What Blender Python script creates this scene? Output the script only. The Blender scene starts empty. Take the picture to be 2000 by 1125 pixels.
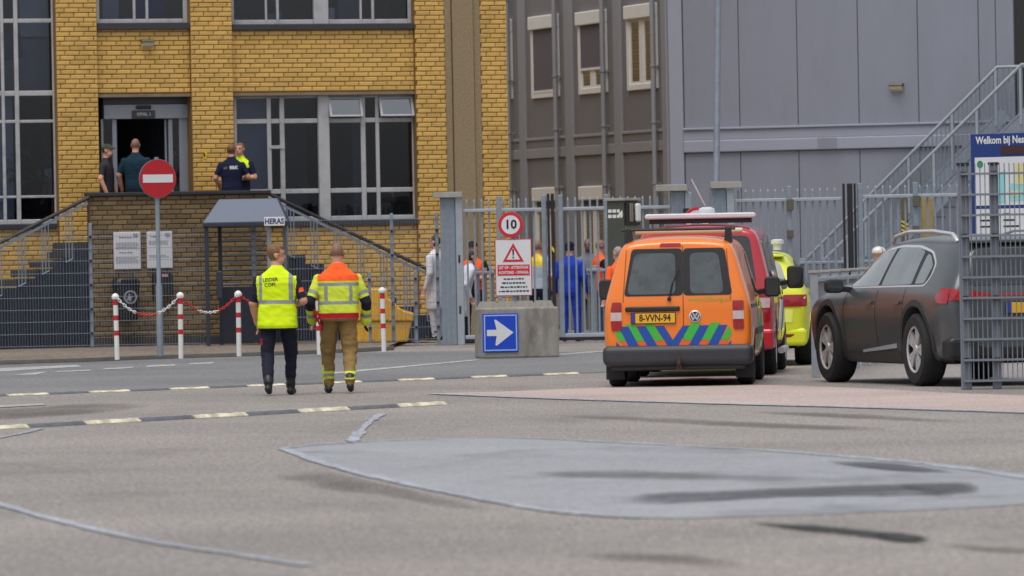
import bpy, bmesh, math, random
import numpy as np
from mathutils import Vector, Matrix, noise as mnoise
from mathutils.bvhtree import BVHTree
from mathutils.geometry import delaunay_2d_cdt

random.seed(7)
SC = bpy.context.scene
COL = SC.collection
rad = math.radians

# ------------------------------------------------------------------ camera
FPX, CAMH, ROLL = 13000.0, 1.70, -0.019
PITCH = (562.5 - 484.0) / FPX
cam_data = bpy.data.cameras.new('camera')
cam = bpy.data.objects.new('camera', cam_data)
COL.objects.link(cam)
cam_data.sensor_width = 36.0
cam_data.lens = 36.0 * FPX / 2000.0
cam_data.clip_start = 1.0
cam_data.clip_end = 3000.0
CR = Matrix.Rotation(math.pi / 2 - PITCH, 3, 'X') @ Matrix.Rotation(ROLL, 3, 'Z')
cam.rotation_euler = CR.to_euler()
cam.location = (0, 0, CAMH)
cam_data.dof.use_dof = True
cam_data.dof.focus_distance = 90.0
cam_data.dof.aperture_fstop = 4.6
SC.camera = cam

# ------------------------------------------------------------------ sky, sun, exposure
SUN_EL, SUN_AZ = rad(70), rad(200)      # azimuth measured from +Y, clockwise
world = bpy.data.worlds.new('World')
SC.world = world
world.use_nodes = True
wn = world.node_tree
wn.nodes.clear()
sky = wn.nodes.new('ShaderNodeTexSky')
sky.sky_type = 'NISHITA'
sky.sun_disc = False
sky.sun_elevation = SUN_EL
sky.sun_rotation = SUN_AZ
sky.air_density = 1.0
sky.dust_density = 2.5
sky.ozone_density = 1.0
hs = wn.nodes.new('ShaderNodeHueSaturation')
hs.inputs['Saturation'].default_value = 0.26          # overcast: the cloud layer takes the blue out
bg = wn.nodes.new('ShaderNodeBackground')
bg.inputs['Strength'].default_value = 0.10
wo = wn.nodes.new('ShaderNodeOutputWorld')
wn.links.new(sky.outputs[0], hs.inputs['Color'])
wn.links.new(hs.outputs[0], bg.inputs['Color'])
wn.links.new(bg.outputs[0], wo.inputs['Surface'])
sl = bpy.data.lights.new('sun', 'SUN')
sl.energy = 1.5
sl.angle = rad(45)
sl.color = (1.0, 0.97, 0.93)
so = bpy.data.objects.new('sun', sl)
COL.objects.link(so)
sd = Vector((math.sin(SUN_AZ) * math.cos(SUN_EL), math.cos(SUN_AZ) * math.cos(SUN_EL), math.sin(SUN_EL)))
so.rotation_euler = sd.to_track_quat('Z', 'Y').to_euler()
so.location = (0, 40, 60)
SC.view_settings.view_transform = 'Standard'
SC.view_settings.look = 'None'
SC.view_settings.exposure = 0.55
SC.view_settings.gamma = 1.0
SC.cycles.max_bounces = 6
SC.cycles.transparent_max_bounces = 24
SC.cycles.use_denoising = True

# ------------------------------------------------------------------ geometry of the view (used only to survey the place)
def ray(px, py):
    d = CR @ Vector(((px - 1000.0) / FPX, -(py - 562.5) / FPX, -1.0))
    return d / d.y
def P(px, py, Y):
    return Vector((0, 0, CAMH)) + ray(px, py) * Y
def G(px, py, z=0.0):
    d = ray(px, py)
    return Vector((0, 0, CAMH)) + d * ((z - CAMH) / d.z)

class Frame:
    """A vertical plane: origin on the ground, u along it to the right, local y away from the viewer."""
    def __init__(self, x, y, deg):
        self.o = Vector((x, y, 0)); self.a = rad(deg)
        self.u = Vector((math.cos(self.a), math.sin(self.a), 0))
        self.n = Vector((-math.sin(self.a), math.cos(self.a), 0))
    def uz(self, px, py, off=0.0):
        d = ray(px, py); c = Vector((0, 0, CAMH))
        t = ((self.o + self.n * off) - c).dot(self.n) / d.dot(self.n)
        p = c + d * t
        return (p - self.o).dot(self.u), p.z
    def rect(self, x0, y0, x1, y1, off=0.0):
        xm, ym = (x0 + x1) / 2, (y0 + y1) / 2
        return (self.uz(x0, ym, off)[0], self.uz(x1, ym, off)[0],
                self.uz(xm, y1, off)[1], self.uz(xm, y0, off)[1])
    def w(self, u, v, z):
        return self.o + self.u * u + self.n * v + Vector((0, 0, z))

# ------------------------------------------------------------------ materials
def srgb(r, g, b):
    f = lambda c: (c / 255.0 / 12.92) if c / 255.0 < 0.04045 else ((c / 255.0 + 0.055) / 1.055) ** 2.4
    return (f(r), f(g), f(b), 1.0)

MATS = {}
def mat(name, color, rough=0.6, metal=0.0, var=0.0, vscale=6.0, bump=0.0, bscale=60.0, spec=0.5, coat=0.0,
        isl=0.0, stretch=(1, 1, 1), dirt_or_view=None, dscale=1.2, damt=0.0):
    if name in MATS:
        return MATS[name]
    m = bpy.data.materials.new(name); m.use_nodes = True
    nt = m.node_tree; N = nt.nodes; L = nt.links
    b = N['Principled BSDF']
    c = color if len(color) == 4 else (*color, 1.0)
    b.inputs['Base Color'].default_value = c
    b.inputs['Roughness'].default_value = rough
    b.inputs['Metallic'].default_value = metal
    b.inputs['Specular IOR Level'].default_value = spec
    b.inputs['Coat Weight'].default_value = coat
    b.inputs['Coat Roughness'].default_value = 0.04
    need = var > 0 or bump > 0 or isl > 0 or damt > 0
    if need:
        tc = N.new('ShaderNodeTexCoord'); mp = N.new('ShaderNodeMapping')
        mp.inputs['Scale'].default_value = stretch
        L.new(tc.outputs['Object'], mp.inputs['Vector'])
    last = None
    def mul(fac_out, amt, prev):
        mr = N.new('ShaderNodeMapRange')
        mr.inputs['From Min'].default_value = 0.25; mr.inputs['From Max'].default_value = 0.75
        mr.inputs['To Min'].default_value = 1.0 - amt; mr.inputs['To Max'].default_value = 1.0 + amt
        L.new(fac_out, mr.inputs['Value'])
        mx = N.new('ShaderNodeMix'); mx.data_type = 'RGBA'; mx.blend_type = 'MULTIPLY'
        mx.inputs['Factor'].default_value = 1.0
        if prev is None: mx.inputs['A'].default_value = c
        else: L.new(prev, mx.inputs['A'])
        L.new(mr.outputs[0], mx.inputs['B'])
        return mx.outputs['Result']
    if var > 0:
        nz = N.new('ShaderNodeTexNoise'); nz.inputs['Scale'].default_value = vscale
        nz.inputs['Detail'].default_value = 5.0; nz.inputs['Roughness'].default_value = 0.65
        L.new(mp.outputs[0], nz.inputs['Vector'])
        last = mul(nz.outputs['Fac'], var, last)
    if isl > 0:
        ge = N.new('ShaderNodeNewGeometry'); oi = N.new('ShaderNodeObjectInfo')
        ad = N.new('ShaderNodeMath'); ad.operation = 'ADD'
        fr = N.new('ShaderNodeMath'); fr.operation = 'FRACT'
        L.new(ge.outputs['Random Per Island'], ad.inputs[0]); L.new(oi.outputs['Random'], ad.inputs[1])
        L.new(ad.outputs[0], fr.inputs[0])
        last = mul(fr.outputs[0], isl, last)
    if damt > 0:
        nz = N.new('ShaderNodeTexNoise'); nz.inputs['Scale'].default_value = dscale
        nz.inputs['Detail'].default_value = 8.0; nz.inputs['Roughness'].default_value = 0.7
        L.new(mp.outputs[0], nz.inputs['Vector'])
        mr = N.new('ShaderNodeMapRange'); mr.inputs['From Min'].default_value = 0.48; mr.inputs['From Max'].default_value = 0.72
        mr.inputs['To Max'].default_value = damt
        L.new(nz.outputs['Fac'], mr.inputs['Value'])
        mx = N.new('ShaderNodeMix'); mx.data_type = 'RGBA'
        L.new(mr.outputs[0], mx.inputs['Factor'])
        if last is None: mx.inputs['A'].default_value = c
        else: L.new(last, mx.inputs['A'])
        mx.inputs['B'].default_value = dirt_or_view if len(dirt_or_view) == 4 else (*dirt_or_view, 1)
        last = mx.outputs['Result']
    if last is not None:
        L.new(last, b.inputs['Base Color'])
    if bump > 0:
        nz = N.new('ShaderNodeTexNoise'); nz.inputs['Scale'].default_value = bscale; nz.inputs['Detail'].default_value = 4.0
        L.new(mp.outputs[0], nz.inputs['Vector'])
        bp = N.new('ShaderNodeBump'); bp.inputs['Strength'].default_value = bump; bp.inputs['Distance'].default_value = 0.02
        L.new(nz.outputs['Fac'], bp.inputs['Height']); L.new(bp.outputs[0], b.inputs['Normal'])
    MATS[name] = m
    return m

def glass_mat(name, tint=(0.75, 0.8, 0.82), refl=0.10, rough=0.02):
    """thin window glass: tinted see-through with a mirror coat"""
    if name in MATS: return MATS[name]
    m = bpy.data.materials.new(name); m.use_nodes = True
    N = m.node_tree.nodes; L = m.node_tree.links; N.clear()
    tr = N.new('ShaderNodeBsdfTransparent'); tr.inputs['Color'].default_value = (*tint, 1)
    gl = N.new('ShaderNodeBsdfGlossy'); gl.inputs['Roughness'].default_value = rough
    lw = N.new('ShaderNodeLayerWeight'); lw.inputs['Blend'].default_value = 0.25
    mr = N.new('ShaderNodeMapRange'); mr.inputs['To Min'].default_value = refl; mr.inputs['To Max'].default_value = 0.9
    mx = N.new('ShaderNodeMixShader'); out = N.new('ShaderNodeOutputMaterial')
    L.new(lw.outputs['Fresnel'], mr.inputs['Value'])
    L.new(mr.outputs[0], mx.inputs['Fac']); L.new(tr.outputs[0], mx.inputs[1]); L.new(gl.outputs[0], mx.inputs[2])
    L.new(mx.outputs[0], out.inputs['Surface'])
    MATS[name] = m
    return m

def soft_mat(name, color, rough=0.6, nscale=1.5, strength=1.0, spec=0.3):
    """a stain with a feathered rim: opacity from the mesh attribute 'fade' broken by noise"""
    if name in MATS: return MATS[name]
    m = bpy.data.materials.new(name); m.use_nodes = True
    N = m.node_tree.nodes; L = m.node_tree.links
    b = N['Principled BSDF']
    b.inputs['Base Color'].default_value = color; b.inputs['Roughness'].default_value = rough
    b.inputs['Specular IOR Level'].default_value = spec
    at = N.new('ShaderNodeAttribute'); at.attribute_name = 'fade'
    tc = N.new('ShaderNodeTexCoord'); nz = N.new('ShaderNodeTexNoise')
    nz.inputs['Scale'].default_value = nscale; nz.inputs['Detail'].default_value = 8; nz.inputs['Roughness'].default_value = 0.7
    mp = N.new('ShaderNodeMapping'); mp.inputs['Scale'].default_value = (1.0, 0.35, 1.0)
    L.new(tc.outputs['Object'], mp.inputs[0]); L.new(mp.outputs[0], nz.inputs['Vector'])
    mr = N.new('ShaderNodeMath'); mr.operation = 'MULTIPLY_ADD'; mr.inputs[1].default_value = 2.6; mr.inputs[2].default_value = -1.65
    L.new(nz.outputs['Fac'], mr.inputs[0])
    mu = N.new('ShaderNodeMath'); mu.operation = 'MULTIPLY_ADD'; mu.use_clamp = True; mu.inputs[1].default_value = 1.25
    L.new(at.outputs['Fac'], mu.inputs[0]); L.new(mr.outputs[0], mu.inputs[2])
    m2 = N.new('ShaderNodeMath'); m2.operation = 'MULTIPLY'; m2.inputs[1].default_value = strength
    L.new(mu.outputs[0], m2.inputs[0])
    L.new(m2.outputs[0], b.inputs['Alpha'])
    MATS[name] = m
    return m

# ------------------------------------------------------------------ objects
def tag(o, label=None, cat=None, group=None, kind=None):
    if label: o['label'] = label
    if cat: o['category'] = cat
    if group: o['group'] = group
    if kind: o['kind'] = kind
    return o

def empty(name, loc=(0, 0, 0), rz=0.0, label=None, cat=None, group=None, kind=None, parent=None):
    o = bpy.data.objects.new(name, None)
    o.empty_display_size = 0.2
    COL.objects.link(o); o.location = loc; o.rotation_euler = (0, 0, rz)
    if parent: o.parent = parent
    return tag(o, label, cat, group, kind)

class MB:
    def __init__(self):
        self.v = []; self.f = []; self.m = []; self.cur = 0; self.mats = []
    def use(self, m):
        if m not in self.mats: self.mats.append(m)
        self.cur = self.mats.index(m); return self
    def add(self, vs, fs):
        k = len(self.v)
        self.v += [tuple(p) for p in vs]
        self.f += [tuple(i + k for i in f) for f in fs]
        self.m += [self.cur] * len(fs)
        return self
    def box(self, x0, x1, y0, y1, z0, z1):
        vs = [(x0, y0, z0), (x1, y0, z0), (x1, y1, z0), (x0, y1, z0), (x0, y0, z1), (x1, y0, z1), (x1, y1, z1), (x0, y1, z1)]
        return self.add(vs, [(0, 3, 2, 1), (4, 5, 6, 7), (0, 1, 5, 4), (1, 2, 6, 5), (2, 3, 7, 6), (3, 0, 4, 7)])
    def bar(self, a, b, wx, wy, up=(0, 0, 1)):
        """a rectangular bar from a to b"""
        a = Vector(a); b = Vector(b); d = (b - a).normalized(); up = Vector(up)
        if abs(d.dot(up)) > 0.99: up = Vector((0, 1, 0))
        s = d.cross(up).normalized(); t = s.cross(d).normalized()
        vs = []
        for p in (a, b):
            for i, j in ((-1, -1), (1, -1), (1, 1), (-1, 1)):
                vs.append(p + s * (wx / 2 * i) + t * (wy / 2 * j))
        return self.add(vs, [(3, 2, 1, 0), (4, 5, 6, 7), (0, 1, 5, 4), (1, 2, 6, 5), (2, 3, 7, 6), (3, 0, 4, 7)])
    def tube(self, a, b, r0, r1=None, n=8, caps=True):
        a = Vector(a); b = Vector(b); r1 = r0 if r1 is None else r1
        d = (b - a).normalized()
        up = Vector((0, 0, 1)) if abs(d.z) < 0.95 else Vector((0, 1, 0))
        s = d.cross(up).normalized(); t = s.cross(d)
        vs = []
        for p, r in ((a, r0), (b, r1)):
            for i in range(n):
                an = 2 * math.pi * i / n
                vs.append(p + s * (math.cos(an) * r) + t * (math.sin(an) * r))
        fs = [(i, (i + 1) % n, n + (i + 1) % n, n + i) for i in range(n)]
        if caps: fs += [tuple(range(n - 1, -1, -1)), tuple(range(n, 2 * n))]
        return self.add(vs, fs)
    def path(self, pts, r, n=6):
        pts = [Vector(p) for p in pts]; vs = []; fs = []
        for k, p in enumerate(pts):
            d = (pts[min(k + 1, len(pts) - 1)] - pts[max(k - 1, 0)]).normalized()
            up = Vector((0, 0, 1)) if abs(d.z) < 0.95 else Vector((0, 1, 0))
            s = d.cross(up).normalized(); t = s.cross(d)
            for i in range(n):
                an = 2 * math.pi * i / n
                vs.append(p + s * (math.cos(an) * r) + t * (math.sin(an) * r))
        for k in range(len(pts) - 1):
            for i in range(n):
                fs.append((k * n + i, k * n + (i + 1) % n, (k + 1) * n + (i + 1) % n, (k + 1) * n + i))
        fs += [tuple(range(n - 1, -1, -1)), tuple(range((len(pts) - 1) * n, len(pts) * n))]
        return self.add(vs, fs)
    def lathe(self, prof, n=24, c=(0, 0, 0), axis='Z', closed=False, caps=(True, True)):
        """prof: list of (r, h)"""
        vs = []; fs = []; K = len(prof)
        for r, h in prof:
            for i in range(n):
                an = 2 * math.pi * i / n
                x, y = math.cos(an) * r, math.sin(an) * r
                if axis == 'Z': q = (x, y, h)
                elif axis == 'Y': q = (x, h, -y)
                else: q = (h, x, y)
                vs.append((q[0] + c[0], q[1] + c[1], q[2] + c[2]))
        for k in range(K - 1 if not closed else K):
            k2 = (k + 1) % K
            for i in range(n):
                fs.append((k * n + i, k * n + (i + 1) % n, k2 * n + (i + 1) % n, k2 * n + i))
        if not closed:
            if caps[0]: fs.append(tuple(range(n - 1, -1, -1)))
            if caps[1]: fs.append(tuple(range((K - 1) * n, K * n)))
        return self.add(vs, fs)
    def prism(self, poly, y0, y1):
        """poly in (x,z), extruded along y"""
        n = len(poly)
        vs = [(x, y0, z) for x, z in poly] + [(x, y1, z) for x, z in poly]
        fs = [tuple(range(n)), tuple(range(2 * n - 1, n - 1, -1))]
        fs += [(i, n + i, n + (i + 1) % n, (i + 1) % n) for i in range(n)]
        return self.add(vs, fs)
    def build(self, name, material=None, parent=None, smooth=False, bevel=0.0, seg=2, fixn=True, loc=None, rz=None):
        me = bpy.data.meshes.new(name)
        me.from_pydata(self.v, [], self.f)
        ms = self.mats if self.mats else [material]
        for m in ms: me.materials.append(m)
        if len(ms) > 1: me.polygons.foreach_set('material_index', self.m)
        if fixn:
            bm = bmesh.new(); bm.from_mesh(me)
            bmesh.ops.recalc_face_normals(bm, faces=bm.faces)
            bm.to_mesh(me); bm.free()
        if smooth:
            me.polygons.foreach_set('use_smooth', [True] * len(me.polygons))
        me.update()
        o = bpy.data.objects.new(name, me); COL.objects.link(o)
        if parent: o.parent = parent
        if loc is not None: o.location = loc
        if rz is not None: o.rotation_euler = (0, 0, rz)
        if bevel > 0:
            b = o.modifiers.new('bevel', 'BEVEL'); b.width = bevel; b.segments = seg; b.limit_method = 'ANGLE'
            b.angle_limit = rad(35)
        if smooth:
            try:
                me.set_sharp_from_angle(angle=rad(40))
            except Exception: pass
        return o

def copy_part(o, parent, loc=None):
    c = o.copy(); COL.objects.link(c); c.parent = parent
    if loc is not None: c.location = loc
    return c
def copy_tree(o, parent=None):
    c = o.copy(); COL.objects.link(c); c.parent = parent
    for ch in list(o.children): copy_tree(ch, c)
    return c

def text_mesh(name, txt, size, material, parent, loc, rot=(math.pi / 2, 0, 0), align='CENTER', sx=1.0, ext=0.002, bold=0.0):
    cu = bpy.data.curves.new(name, 'FONT'); cu.body = txt; cu.size = size; cu.align_x = align; cu.align_y = 'CENTER'
    cu.extrude = ext; cu.offset = bold; cu.resolution_u = 2
    t = bpy.data.objects.new(name, cu); COL.objects.link(t)
    dg = bpy.context.evaluated_depsgraph_get()
    me = bpy.data.meshes.new_from_object(t.evaluated_get(dg))
    bpy.data.objects.remove(t); bpy.data.curves.remove(cu)
    me.materials.clear(); me.materials.append(material)
    o = bpy.data.objects.new(name, me); COL.objects.link(o)
    o.location = loc; o.rotation_euler = rot; o.scale = (sx, 1, 1)
    if parent: o.parent = parent
    return o

def evald(o):
    dg = bpy.context.evaluated_depsgraph_get()
    return bpy.data.meshes.new_from_object(o.evaluated_get(dg))

# ---- shared materials
GALV = mat('galvanised_steel', srgb(132, 142, 154), 0.5, 0.35, var=0.14, vscale=9, bump=0.05, bscale=40)
GALVL = mat('galvanised_rail', srgb(156, 163, 172), 0.5, 0.3, var=0.12, vscale=12)
NAVY = mat('dark_blue_coated_steel', srgb(40, 46, 60), 0.5, 0.0, var=0.1, vscale=5)
RUBBER = mat('black_rubber', srgb(26, 26, 30), 0.7, var=0.15, vscale=8)
TYRE = mat('tyre_rubber', srgb(30, 30, 32), 0.8, var=0.2, vscale=14)
BLACKP = mat('black_plastic', srgb(30, 31, 35), 0.45, var=0.1, vscale=8)
WHITE = mat('white_paint', srgb(216, 216, 214), 0.5, var=0.05, vscale=8)
REDP = mat('red_paint', srgb(190, 22, 34), 0.45, var=0.06, vscale=8)
YEL = mat('yellow_paint', srgb(222, 190, 30), 0.5, var=0.06, vscale=8)
INK = mat('black_print', srgb(25, 25, 28), 0.6)
GREYINK = mat('grey_print', srgb(140, 142, 148), 0.6)

# ================================================================== GROUND
def asphalt(name, c0, c1, stain, rough=0.85, grain=38.0, stainamt=0.6, streak=(0.5, 0.16, 1), speck=0.22):
    m = bpy.data.materials.new(name); m.use_nodes = True
    N = m.node_tree.nodes; L = m.node_tree.links; b = N['Principled BSDF']
    tc = N.new('ShaderNodeTexCoord')
    def nz(scale, detail, r=0.6, vec=None):
        n = N.new('ShaderNodeTexNoise'); n.inputs['Scale'].default_value = scale
        n.inputs['Detail'].default_value = detail; n.inputs['Roughness'].default_value = r
        L.new(vec if vec is not None else tc.outputs['Object'], n.inputs['Vector']); return n
    mpg = N.new('ShaderNodeMapping'); mpg.inputs['Scale'].default_value = (1.0, 0.14, 1.0); mpg.inputs['Rotation'].default_value = (0, 0, 0.12)
    L.new(tc.outputs['Object'], mpg.inputs[0])
    g = nz(grain, 3, 0.8, mpg.outputs[0])
    cr = N.new('ShaderNodeValToRGB'); cr.color_ramp.elements[0].position = 0.36; cr.color_ramp.elements[1].position = 0.64
    cr.color_ramp.elements[0].color = c0; cr.color_ramp.elements[1].color = c1
    L.new(g.outputs['Fac'], cr.inputs['Fac'])
    g2 = nz(grain * 0.4, 4, 0.75, mpg.outputs[0])
    mg = N.new('ShaderNodeMapRange'); mg.inputs['From Min'].default_value = 0.32; mg.inputs['From Max'].default_value = 0.68
    mg.inputs['To Min'].default_value = 1.0 - speck; mg.inputs['To Max'].default_value = 1.0 + speck
    L.new(g2.outputs['Fac'], mg.inputs['Value'])
    m0 = N.new('ShaderNodeMix'); m0.data_type = 'RGBA'; m0.blend_type = 'MULTIPLY'; m0.inputs['Factor'].default_value = 1
    L.new(cr.outputs[0], m0.inputs['A']); L.new(mg.outputs[0], m0.inputs['B'])
    big = nz(0.22, 6, 0.6)
    m1 = N.new('ShaderNodeMix'); m1.data_type = 'RGBA'; m1.blend_type = 'MULTIPLY'; m1.inputs['Factor'].default_value = 1
    mr = N.new('ShaderNodeMapRange'); mr.inputs['From Min'].default_value = 0.3; mr.inputs['From Max'].default_value = 0.7
    mr.inputs['To Min'].default_value = 0.82; mr.inputs['To Max'].default_value = 1.15
    L.new(big.outputs['Fac'], mr.inputs['Value']); L.new(m0.outputs['Result'], m1.inputs['A']); L.new(mr.outputs[0], m1.inputs['B'])
    mp = N.new('ShaderNodeMapping'); mp.inputs['Scale'].default_value = streak; mp.inputs['Rotation'].default_value = (0, 0, 0.5)
    L.new(tc.outputs['Object'], mp.inputs[0])
    st = nz(1.1, 7, 0.7, mp.outputs[0])
    ms = N.new('ShaderNodeMapRange'); ms.inputs['From Min'].default_value = 0.53; ms.inputs['From Max'].default_value = 0.72
    ms.inputs['To Max'].default_value = stainamt
    L.new(st.outputs['Fac'], ms.inputs['Value'])
    m2 = N.new('ShaderNodeMix'); m2.data_type = 'RGBA'
    L.new(ms.outputs[0], m2.inputs['Factor']); L.new(m1.outputs['Result'], m2.inputs['A']); m2.inputs['B'].default_value = stain
    L.new(m2.outputs['Result'], b.inputs['Base Color'])
    b.inputs['Roughness'].default_value = rough
    b.inputs['Specular IOR Level'].default_value = 0.45
    bp = N.new('ShaderNodeBump'); bp.inputs['Strength'].default_value = 0.3; bp.inputs['Distance'].default_value = 0.012
    L.new(g.outputs['Fac'], bp.inputs['Height']); L.new(bp.outputs[0], b.inputs['Normal'])
    return m
ASPH = asphalt('worn_asphalt', srgb(112, 106, 102), srgb(154, 147, 142), srgb(98, 93, 89), grain=30, rough=0.62, speck=0.12)
ROAD = asphalt('grey_road_asphalt', srgb(98, 98, 100), srgb(124, 124, 125), srgb(86, 86, 87), stainamt=0.25, rough=0.6)
PATCHM = asphalt('slurry_sealed_asphalt', srgb(134, 135, 140), srgb(152, 153, 158), srgb(94, 96, 101), rough=0.42, grain=24, stainamt=1.0, streak=(0.55, 0.30, 1), speck=0.08)
PINK = asphalt('faded_red_asphalt', srgb(158, 142, 137), srgb(178, 161, 155), srgb(146, 134, 130), grain=30, stainamt=0.3, speck=0.06)
PATHM = asphalt('sandy_pavement', srgb(96, 86, 76), srgb(128, 116, 104), srgb(84, 76, 68), grain=20, stainamt=0.5)
BITU = asphalt('grey_bitumen_joint', srgb(140, 144, 152), srgb(164, 168, 176), srgb(124, 126, 132), rough=0.6, grain=20, stainamt=0.3)
PAINT = asphalt('worn_road_paint', srgb(140, 139, 138), srgb(178, 177, 175), srgb(112, 111, 110), rough=0.7, grain=26, stainamt=0.9)

def sheet(name, pts, z, m, kind='structure', z0=None):
    """a flat ground sheet from world points"""
    mb = MB()
    n = len(pts)
    mb.add([(p[0], p[1], z) for p in pts], [tuple(range(n))])
    o = mb.build(name, m)
    bm = bmesh.new(); bm.from_mesh(o.data)
    bmesh.ops.triangulate(bm, faces=bm.faces)
    for f in bm.faces:
        if f.normal.z < 0: f.normal_flip()
    bm.to_mesh(o.data); bm.free()
    return tag(o, kind=kind)

def smoothline(pts, k=6):
    out = []
    n = len(pts)
    for i in range(n - 1):
        p0, p1, p2, p3 = (Vector(pts[max(i - 1, 0)]), Vector(pts[i]), Vector(pts[i + 1]), Vector(pts[min(i + 2, n - 1)]))
        for j in range(k):
            t = j / k
            out.append(0.5 * ((2 * p1) + (p2 - p0) * t + (2 * p0 - 5 * p1 + 4 * p2 - p3) * t * t + (3 * p1 - p0 - 3 * p2 + p3) * t ** 3))
    out.append(Vector(pts[-1])); return out

def ribbon(name, pts, width, z, m, jitter=0.12, k=8):
    ps = smoothline([(p.x, p.y, 0) for p in pts], k)
    vs = []; fs = []
    for i, p in enumerate(ps):
        d = (ps[min(i + 1, len(ps) - 1)] - ps[max(i - 1, 0)]).normalized()
        s = Vector((-d.y, d.x, 0))
        w = width * (1 + random.uniform(-jitter, jitter) * 2) / 2
        vs += [(p.x + s.x * w, p.y + s.y * w, z), (p.x - s.x * w, p.y - s.y * w, z)]
    for i in range(len(ps) - 1): fs.append((2 * i, 2 * i + 1, 2 * i + 3, 2 * i + 2))
    o = MB().add(vs, fs).build(name, m)
    bm = bmesh.new(); bm.from_mesh(o.data)
    for f in bm.faces:
        if f.normal.z < 0: f.normal_flip()
    bm.to_mesh(o.data); bm.free()
    return tag(o, kind='structure')

def stain(name, pxs, z, m, rings=5):
    """soft-edged stain from picture points traced on the ground"""
    ps = smoothline([tuple(G(x, y).xy) + (0,) for x, y in pxs + pxs[:1]], 5)[:-1]
    n = len(ps); c = sum((p for p in ps), Vector()) / n
    vs = []; fs = []; fade = []
    for r in range(rings + 1):
        t = r / rings
        for p in ps:
            q = c + (p - c) * t; vs.append((q.x, q.y, z)); fade.append(1 - t ** 3)
    for r in range(rings):
        for i in range(n):
            fs.append((r * n + i, r * n + (i + 1) % n, (r + 1) * n + (i + 1) % n, (r + 1) * n + i))
    o = MB().add(vs, fs).build(name, m, fixn=False)
    bm = bmesh.new(); bm.from_mesh(o.data)
    for f in bm.faces:
        if f.normal.z < 0: f.normal_flip()
    bm.to_mesh(o.data); bm.free()
    a = o.data.attributes.new('fade', 'FLOAT', 'POINT')
    a.data.foreach_set('value', fade)
    return tag(o, kind='structure')

sheet('ground', [(-600, -300), (600, -300), (600, 1200), (-600, 1200)], 0.0, ASPH)
# the grey carriageway between the rubber hump and the kerb
sheet('road', [G(*p) for p in [(-200, 781), (300, 762), (700, 746), (1120, 730), (1180, 728), (1320, 700), (1330, 690), (900, 686), (500, 692), (230, 705), (100, 709), (-200, 722)]], 0.004, ROAD)
KERB = [(-260, 724), (-60, 714.5), (100, 709.5), (180, 707), (240, 704.5), (353, 700.5), (466, 697), (620, 691.5), (700, 688), (770, 684)]
kp = smoothline([(G(x, y).x, G(x, y).y, 0) for x, y in KERB], 6)
backL = [(0.55 - 1.7, 117.2), (-14, 117.2)]
mbk = MB()
zk = 0.075
inner = []
for i, p in enumerate(kp):
    d = (kp[min(i + 1, len(kp) - 1)] - kp[max(i - 1, 0)]).normalized(); s = Vector((-d.y, d.x, 0))
    inner.append(p + s * 0.14)
vs = []; fs = []
for p, q in zip(kp, inner):
    vs += [(p.x, p.y, 0.0), (p.x, p.y, zk), (q.x, q.y, zk), (q.x, q.y, 0.0)]
for i in range(len(kp) - 1):
    for j in range(4):
        fs.append((4 * i + j, 4 * i + (j + 1) % 4, 4 * i + 4 + (j + 1) % 4, 4 * i + 4 + j))
mbk.add(vs, fs)
tag(mbk.build('kerb', mat('kerb_concrete', srgb(112, 108, 102), 0.85, var=0.2, vscale=4, bump=0.1), bevel=0.012), kind='structure')
pv = [(q.x, q.y) for q in inner] + [(inner[-1].x + 0.3, 124), (inner[0].x, 124)]
sheet('pavement', pv, zk - 0.006, PATHM)
# road markings
for quad in ([(-40, 721.5), (150, 713.5), (160, 717), (-40, 729)], [(60, 729), (95, 726.5), (70, 733), (25, 733.5)],
             [(112, 726), (180, 722.5), (175, 725.5), (105, 728)], [(205, 720), (262, 717), (258, 720), (200, 723)],
             [(290, 714.5), (345, 712), (340, 715.5), (283, 718)], [(372, 710.5), (420, 708), (415, 711), (365, 713)]):
    sheet('road_marking', [G(*p) for p in quad], 0.0085, PAINT)
for quad in ([(640, 729), (930, 703), (935, 704.5), (650, 731.5)], [(1095, 692), (1200, 684), (1205, 686), (1095, 694.5)],
             [(-40, 795), (85, 789), (90, 792), (-40, 799)], ):
    sheet('road_marking', [G(*p) for p in quad], 0.0085, PAINT)
# faded red crossing strip
sheet('road_strip', [G(*p) for p in [(845, 769), (1000, 765), (1180, 757), (1330, 752), (1480, 752), (1640, 757), (1880, 769), (2120, 778), (2120, 812), (2000, 806), (1700, 797), (1300, 786), (1000, 776)]], 0.005, PINK)
ribbon('road_marking', [G(*p) for p in [(845, 770), (1000, 776.5), (1300, 786.5), (1700, 797.5), (2000, 807), (2120, 813)]], 0.22, 0.010, BITU, k=12)
# the big slurry patch with its joint
top = [(552, 877), (640, 868), (800, 860), (1000, 857), (1200, 866), (1500, 882), (1700, 898), (1850, 913), (2000, 935), (2120, 958)]
bot = [(2120, 972), (2000, 986), (1750, 999), (1500, 1008), (1250, 1012), (1000, 987), (800, 948), (650, 911)]
sheet('road_patch', [p for p in smoothline([(G(*p).x, G(*p).y, 0) for p in top], 5)] + [p for p in smoothline([(G(*p).x, G(*p).y, 0) for p in bot], 5)], 0.004, PATCHM)
ribbon('road_joint', [G(*p) for p in [(552, 877), (650, 911), (800, 948), (1000, 987), (1110, 1003), (1250, 1013)]], 0.10, 0.0085, BITU, jitter=0.14)
ribbon('road_joint', [G(*p) for p in [(552, 877), (640, 868), (800, 860), (1000, 856), (1200, 865), (1500, 881)]], 0.12, 0.0085, BITU, jitter=0.3)
ribbon('road_joint', [G(*p) for p in [(1500, 881), (1700, 897), (1850, 912), (2000, 934), (2120, 957)]], 0.15, 0.0087, BITU, jitter=0.2)
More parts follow.
